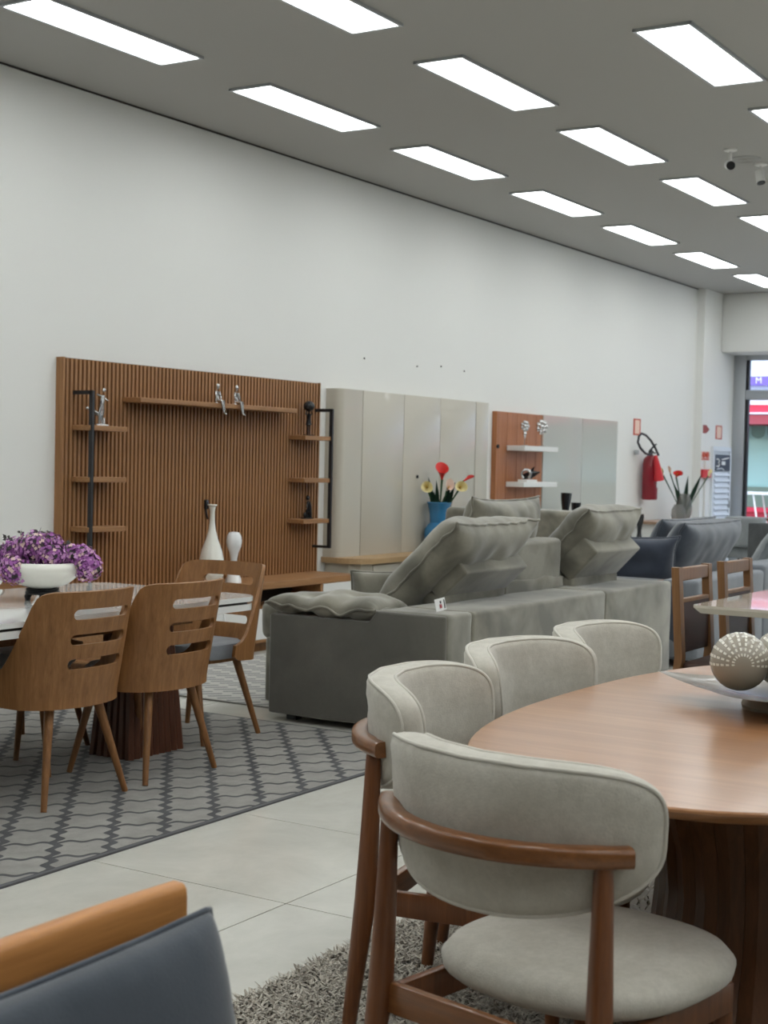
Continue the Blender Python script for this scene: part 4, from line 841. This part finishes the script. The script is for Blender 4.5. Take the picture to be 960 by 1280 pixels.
def cream_chair(label, loc, rz):
    t = thing('cream_chair', label, 'dining chair', loc, rz, 'cream upholstered chairs at the oval table')
    RR, PH, zt, zb = .335, R(60), .868, .580; zc, hz = (zt+zb)/2, (zt-zb)/2; TH = .040
    def pp(r_, u, s):
        cu, su = cos(u), sin(u); e = 2/4.4 if su > 0 else 2/2.3
        p = PH*r_*sgn(cu, e); z = zc+hz*r_*sgn(su, e)
        # lower corners tuck in
        if z < zc: p *= 1-.10*((zc-z)/hz)**2
        rad = RR + s; rad -= (z-zc)*-.10
        return Vector((-rad*cos(p), rad*sin(p), z))
    b = B(); nu = 56; prof = [(.0, 1), (.35, 1), (.7, 1), (.88, .98), (.955, .86), (.988, .60), (1, .25)]
    fr = [[b.verts.new(pp(r_, 2*pi*k/nu, -TH*h_-(.012*(1-r_**2)))) for k in range(nu)] if r_ else [b.verts.new(pp(0, 0, -TH-.012))] for r_, h_ in prof]
    bk = [[b.verts.new(pp(r_, 2*pi*k/nu, TH*h_+(.006*(1-r_**2)))) for k in range(nu)] if r_ else [b.verts.new(pp(0, 0, TH+.006))] for r_, h_ in prof]
    def skin(rows):
        for A, C in zip(rows, rows[1:]):
            for k in range(nu):
                k2 = (k+1) % nu
                if len(A) == 1: b.faces.new((A[0], C[k], C[k2]))
                else: b.faces.new((A[k], A[k2], C[k2], C[k]))
    skin(fr); skin(bk); skin([fr[-1], bk[-1]])
    pad = obj('backrest', b, M_beige, t, 70)
    for s_ in (-1, 1):
        b = B(); tube(b, [pp(.972, 2*pi*k/72, s_*TH*.80) for k in range(73)], .0045, 6, False); obj('piping', b, M_pipe, pad, 80)
    b = B(); n_ = 30; a1 = R(57); pts = [(-.072-.335*cos(a1*(2*i/n_-1)), .335*sin(a1*(2*i/n_-1))*1.0, .716) for i in range(n_+1)]
    hw = [.020+.006*abs(2*i/n_-1)**3 for i in range(n_+1)]; rtube(b, pts, hw, .019); obj('back_rail', b, M_redrail, t, 50)
    b = B(); nu2 = 48; rows = []
    for r_, z in ((0, .446), (.5, .445), (.8, .440), (.94, .428), (1, .408), (.985, .388), (.93, .376), (0, .376)):
        rows.append([b.verts.new((.035+.285*r_*sgn(cos(2*pi*k/nu2), .80), .272*r_*sgn(sin(2*pi*k/nu2), .80), z)) for k in range(nu2)] if r_ else [b.verts.new((.035, 0, z))])
    for A, C in zip(rows, rows[1:]):
        for k in range(nu2):
            k2 = (k+1) % nu2
            if len(A) == 1: b.faces.new((A[0], C[k], C[k2]))
            elif len(C) == 1: b.faces.new((A[k], A[k2], C[0]))
            else: b.faces.new((A[k], A[k2], C[k2], C[k]))
    obj('seat', b, M_beige, t, 60)
    ang = R(49); lx, ly = -.072-.335*cos(ang), .335*sin(ang)
    for s_ in (-1, 1):
        b = B(); tube(b, [(lx, s_*ly, .705), (lx-.004, s_*(ly+.002), .52), (lx-.010, s_*(ly+.006), .35), (lx-.045, s_*(ly+.022), 0)], [.018, .023, .027, .016], 12, flat=.95); obj('leg', b, M_redwood, t)
        b = B(); tube(b, [(.205, s_*.205, .385), (.225, s_*.225, 0)], [.021, .013], 12); obj('leg', b, M_redwood, t)
        b = B(); box(b, lx, .205, s_*.225-.011, s_*.225+.011, .310, .370, .004, 2); obj('side_rail', b, M_redwood, t)
    b = B(); box(b, lx-.011, lx+.011, -ly, ly, .310, .370, .004, 2); obj('cross_rail', b, M_redrail, t)
    b = B(); box(b, .195, .217, -.205, .205, .325, .375, .004, 2); obj('cross_rail', b, M_redrail, t)
    return t
cc0 = cream_chair('cream upholstered chair nearest the viewer, its curved wooden rail facing us', (2.665, 1.184, .009), R(-11))
dup(cc0, (3.21, 1.59, .009), R(-80), 'cream upholstered chair on the far side of the oval table, nearest of that row')
dup(cc0, (3.85, 1.67, .009), R(-96), 'cream upholstered chair in the middle of the row at the oval table')
dup(cc0, (4.46, 1.68, .009), R(-93), 'cream upholstered chair farthest away in the row at the oval table')

# bowl with balls on oval table
DISH = (3.96, 1.16, .75)
bt = thing('square_dish', 'taupe square ceramic dish with upturned corners on the oval table', 'dish', DISH, R(48))
b = B(); n_ = 20; gr = []; hw = .235
def dish(u, v):
    d = max(abs(u), abs(v)); cor = (abs(u)*abs(v)); return Vector((hw*u*(1+.12*cor), hw*v*(1+.12*cor), .045 + .010*d**3 + .018*cor**2))
for i in range(n_+1): gr.append([b.verts.new(dish(2*i/n_-1, 2*j/n_-1)) for j in range(n_+1)])
for i in range(n_):
    for j in range(n_): b.faces.new((gr[i][j], gr[i+1][j], gr[i+1][j+1], gr[i][j+1]))
bmesh.ops.solidify(b, geom=b.faces[:], thickness=.012); obj('dish_plate', b, M_taupe, bt, 60)
b = B(); lathe(b, [(0, 0), (.120, 0), (.123, .01), (.108, .045), (0, .045)], 32); obj('dish_foot', b, M_taupe, bt)
def ball(lab, loc, rr_, aim):
    t = thing('decor_ball', lab, 'ball', loc, 0, 'taupe balls with cream dashes in the dish'); zd = Vector(aim).normalized(); yd = (Vector((0, 0, 1))-zd*zd.z).normalized(); xd = yd.cross(zd)
    Mr = Matrix(((xd.x, yd.x, zd.x, 0), (xd.y, yd.y, zd.y, 0), (xd.z, yd.z, zd.z, 0), (0, 0, 0, 1)))
    b = B(); bmesh.ops.create_uvsphere(b, u_segments=36, v_segments=24, radius=rr_); obj('ball_body', b, M_taupe, t)
    b = B()
    for k in range(12):
        a = R(-5+17.3*k)
        for q in range(7):
            th = R(19+q*11.5); hl = R(2.8+.45*q); wd = (.0012+.0026*sin(th))/(rr_*sin(th)); P = []
            for tt, aa in ((th-hl, a-wd), (th-hl, a+wd), (th+hl, a+wd), (th+hl, a-wd)): P.append(b.verts.new(Vector((sin(tt)*cos(aa), sin(tt)*sin(aa), cos(tt)))*(rr_*1.006)))
            b.faces.new(P)
    xf(b, Mr); obj('inlay_dash', b, M_dash, t, norm=False)['kind'] = 'stuff'; return t
ball('taupe ball with cream dashed lines in the dish, in front', (3.835, 1.255, .885), .079, (-.9, -.42, .02))
ball('taupe ball with cream dashed lines in the dish, partly hidden behind the front one', (3.985, 1.185, .885), .079, (-.8, -.6, -.15))
ball('third taupe dashed ball in the dish, outside the photo', (3.86, 1.095, .882), .075, (-.5, -.8, .1))

# ================================================================== RIGHT CREAM TABLE + SLAT CHAIRS
rt = thing('cream_gloss_table', 'cream glossy dining table at the right edge of the photo', 'dining table')
b = B(); P0 = rrect(2.0, .98, .02, 4, 7.66, 1.93); P1 = rrect(1.95, .93, .02, 4, 7.66, 1.93)
A_ = [b.verts.new((x, y, .755)) for x, y in P0]; B_ = [b.verts.new((x, y, .742)) for x, y in P0]; C_ = [b.verts.new((x, y, .715)) for x, y in P1]
b.faces.new(A_); b.faces.new(C_[::-1]); nn_ = len(P0)
for i in range(nn_):
    j = (i+1) % nn_; b.faces.new((B_[i], B_[j], A_[j], A_[i])); b.faces.new((C_[i], C_[j], B_[j], B_[i]))
obj('tabletop', b, M_creamgloss, rt, 25)
b = B(); box(b, 7.5, 8.2, 1.65, 2.15, 0, .715, .01); obj('pedestal', b, M_redwood, rt)
M_brownwood = wood('brown_chair_wood', (.14, .065, .025), (.27, .135, .055), 'z', .4); M_dkleather = mat('dark_brown_ribbed', (.050, .022, .014), .5)
def slat_chair(label, loc, rz):
    t = thing('wooden_chair', label, 'dining chair', loc, rz, 'wooden open back chairs at the cream table')
    # local: faces +x ; back at x=-.22
    w = .237
    for s_ in (-1, 1):
        b = B(); q = [(-.27, s_*(w-.02), .905), (-.24, s_*(w-.02), .45), (-.29, s_*(w-.02), 0)]; rtube_pts = q
        for (p, r_) in zip(q, q[1:]):
            d0, d1 = Vector(p), Vector(r_); b_ = .020; c_ = .026
            vs = [b.verts.new(d0+Vector((sx*b_, sy*c_, 0))) for sx, sy in ((-1, -1), (1, -1), (1, 1), (-1, 1))]; ws = [b.verts.new(d1+Vector((sx*b_, sy*c_, 0))) for sx, sy in ((-1, -1), (1, -1), (1, 1), (-1, 1))]
            b.faces.new(vs); b.faces.new(ws[::-1])
            for i in range(4): b.faces.new((vs[i], vs[(i+1) % 4], ws[(i+1) % 4], ws[i]))
        obj('leg', b, M_brownwood, t, 20)
        b = B(); box(b, .17, .21, s_*.21-.02, s_*.21+.02, 0, .42, .004, 1); obj('leg', b, M_brownwood, t)
    b = B(); box(b, -.288, -.250, -w+.045, w-.045, .835, .900, .004, 1); obj('top_rail', b, M_brownwood, t)
    b = B(); box(b, -.275, -.240, -w+.045, w-.045, .725, .745, .003, 1); obj('middle_rail', b, M_brownwood, t)
    b = B(); box(b, -.262, -.240, -w+.045, w-.045, .47, .725); 
    obj('back_panel', b, M_dkleather, t)
    for k in range(7): b = B(); box(b, -.268, -.262, -w+.047, w-.047, .49+k*.033, .512+k*.033, .002, 1); obj('back_rib', b, M_dkleather, t)
    b = B(); box(b, -.23, .22, -.22, .22, .38, .43, .02, 3); obj('seat', b, M_dkleather, t)
    return t
sc0 = slat_chair('left of the two wooden open back chairs behind the cream table', (7.22, 2.36, 0), R(-90))
dup(sc0, (7.90, 2.36, 0), R(-90), 'right of the two wooden open back chairs behind the cream table')

# ================================================================== FOREGROUND ARMCHAIR (lower left)
ac = thing('blue_armchair', 'honey wood framed armchair with blue grey velvet cushion in the lower left foreground', 'armchair')
b = B(); n_ = 16; pts = [(1.02+.68*i/n_, 1.435-.030*(2*i/n_-1)**2*.6, 1-.285+.008*(i/n_)) for i in range(n_+1)]
rtube(b, pts, .020, .034); obj('top_rail', b, M_armwood, ac, 50)
for x_ in (1.06, 1.62):
    b = B(); tube(b, [(x_, 1.43, .71), (x_, 1.40, .40), (x_, 1.46, 0)], [.016, .02, .014], 10); obj('leg', b, M_armwood, ac)
    b = B(); tube(b, [(x_, .86, .50), (x_, .84, 0)], [.018, .014], 10); obj('leg', b, M_armwood, ac)
    b = B(); rtube(b, [(x_, 1.43, .46), (x_, 1.1, .47), (x_, .83, .49)], .018, .014); obj('armrest', b, M_armwood, ac)
b = B(); box(b, 1.05, 1.63, .86, 1.40, .28, .32, .005, 1); obj('seat_frame', b, M_armwood, ac)
b = B(); box(b, 1.05, 1.63, .84, 1.30, .32, .44, .04, 4); obj('seat_cushion', b, M_bluegrey, ac, 60)
pillow('back_cushion', .68, .50, .13, (1, 0, 0), (0, .22, .97), (1.37, 1.308, .478), M_bluegrey, 12, .006, .035, .006, parent=ac, boxy=6)
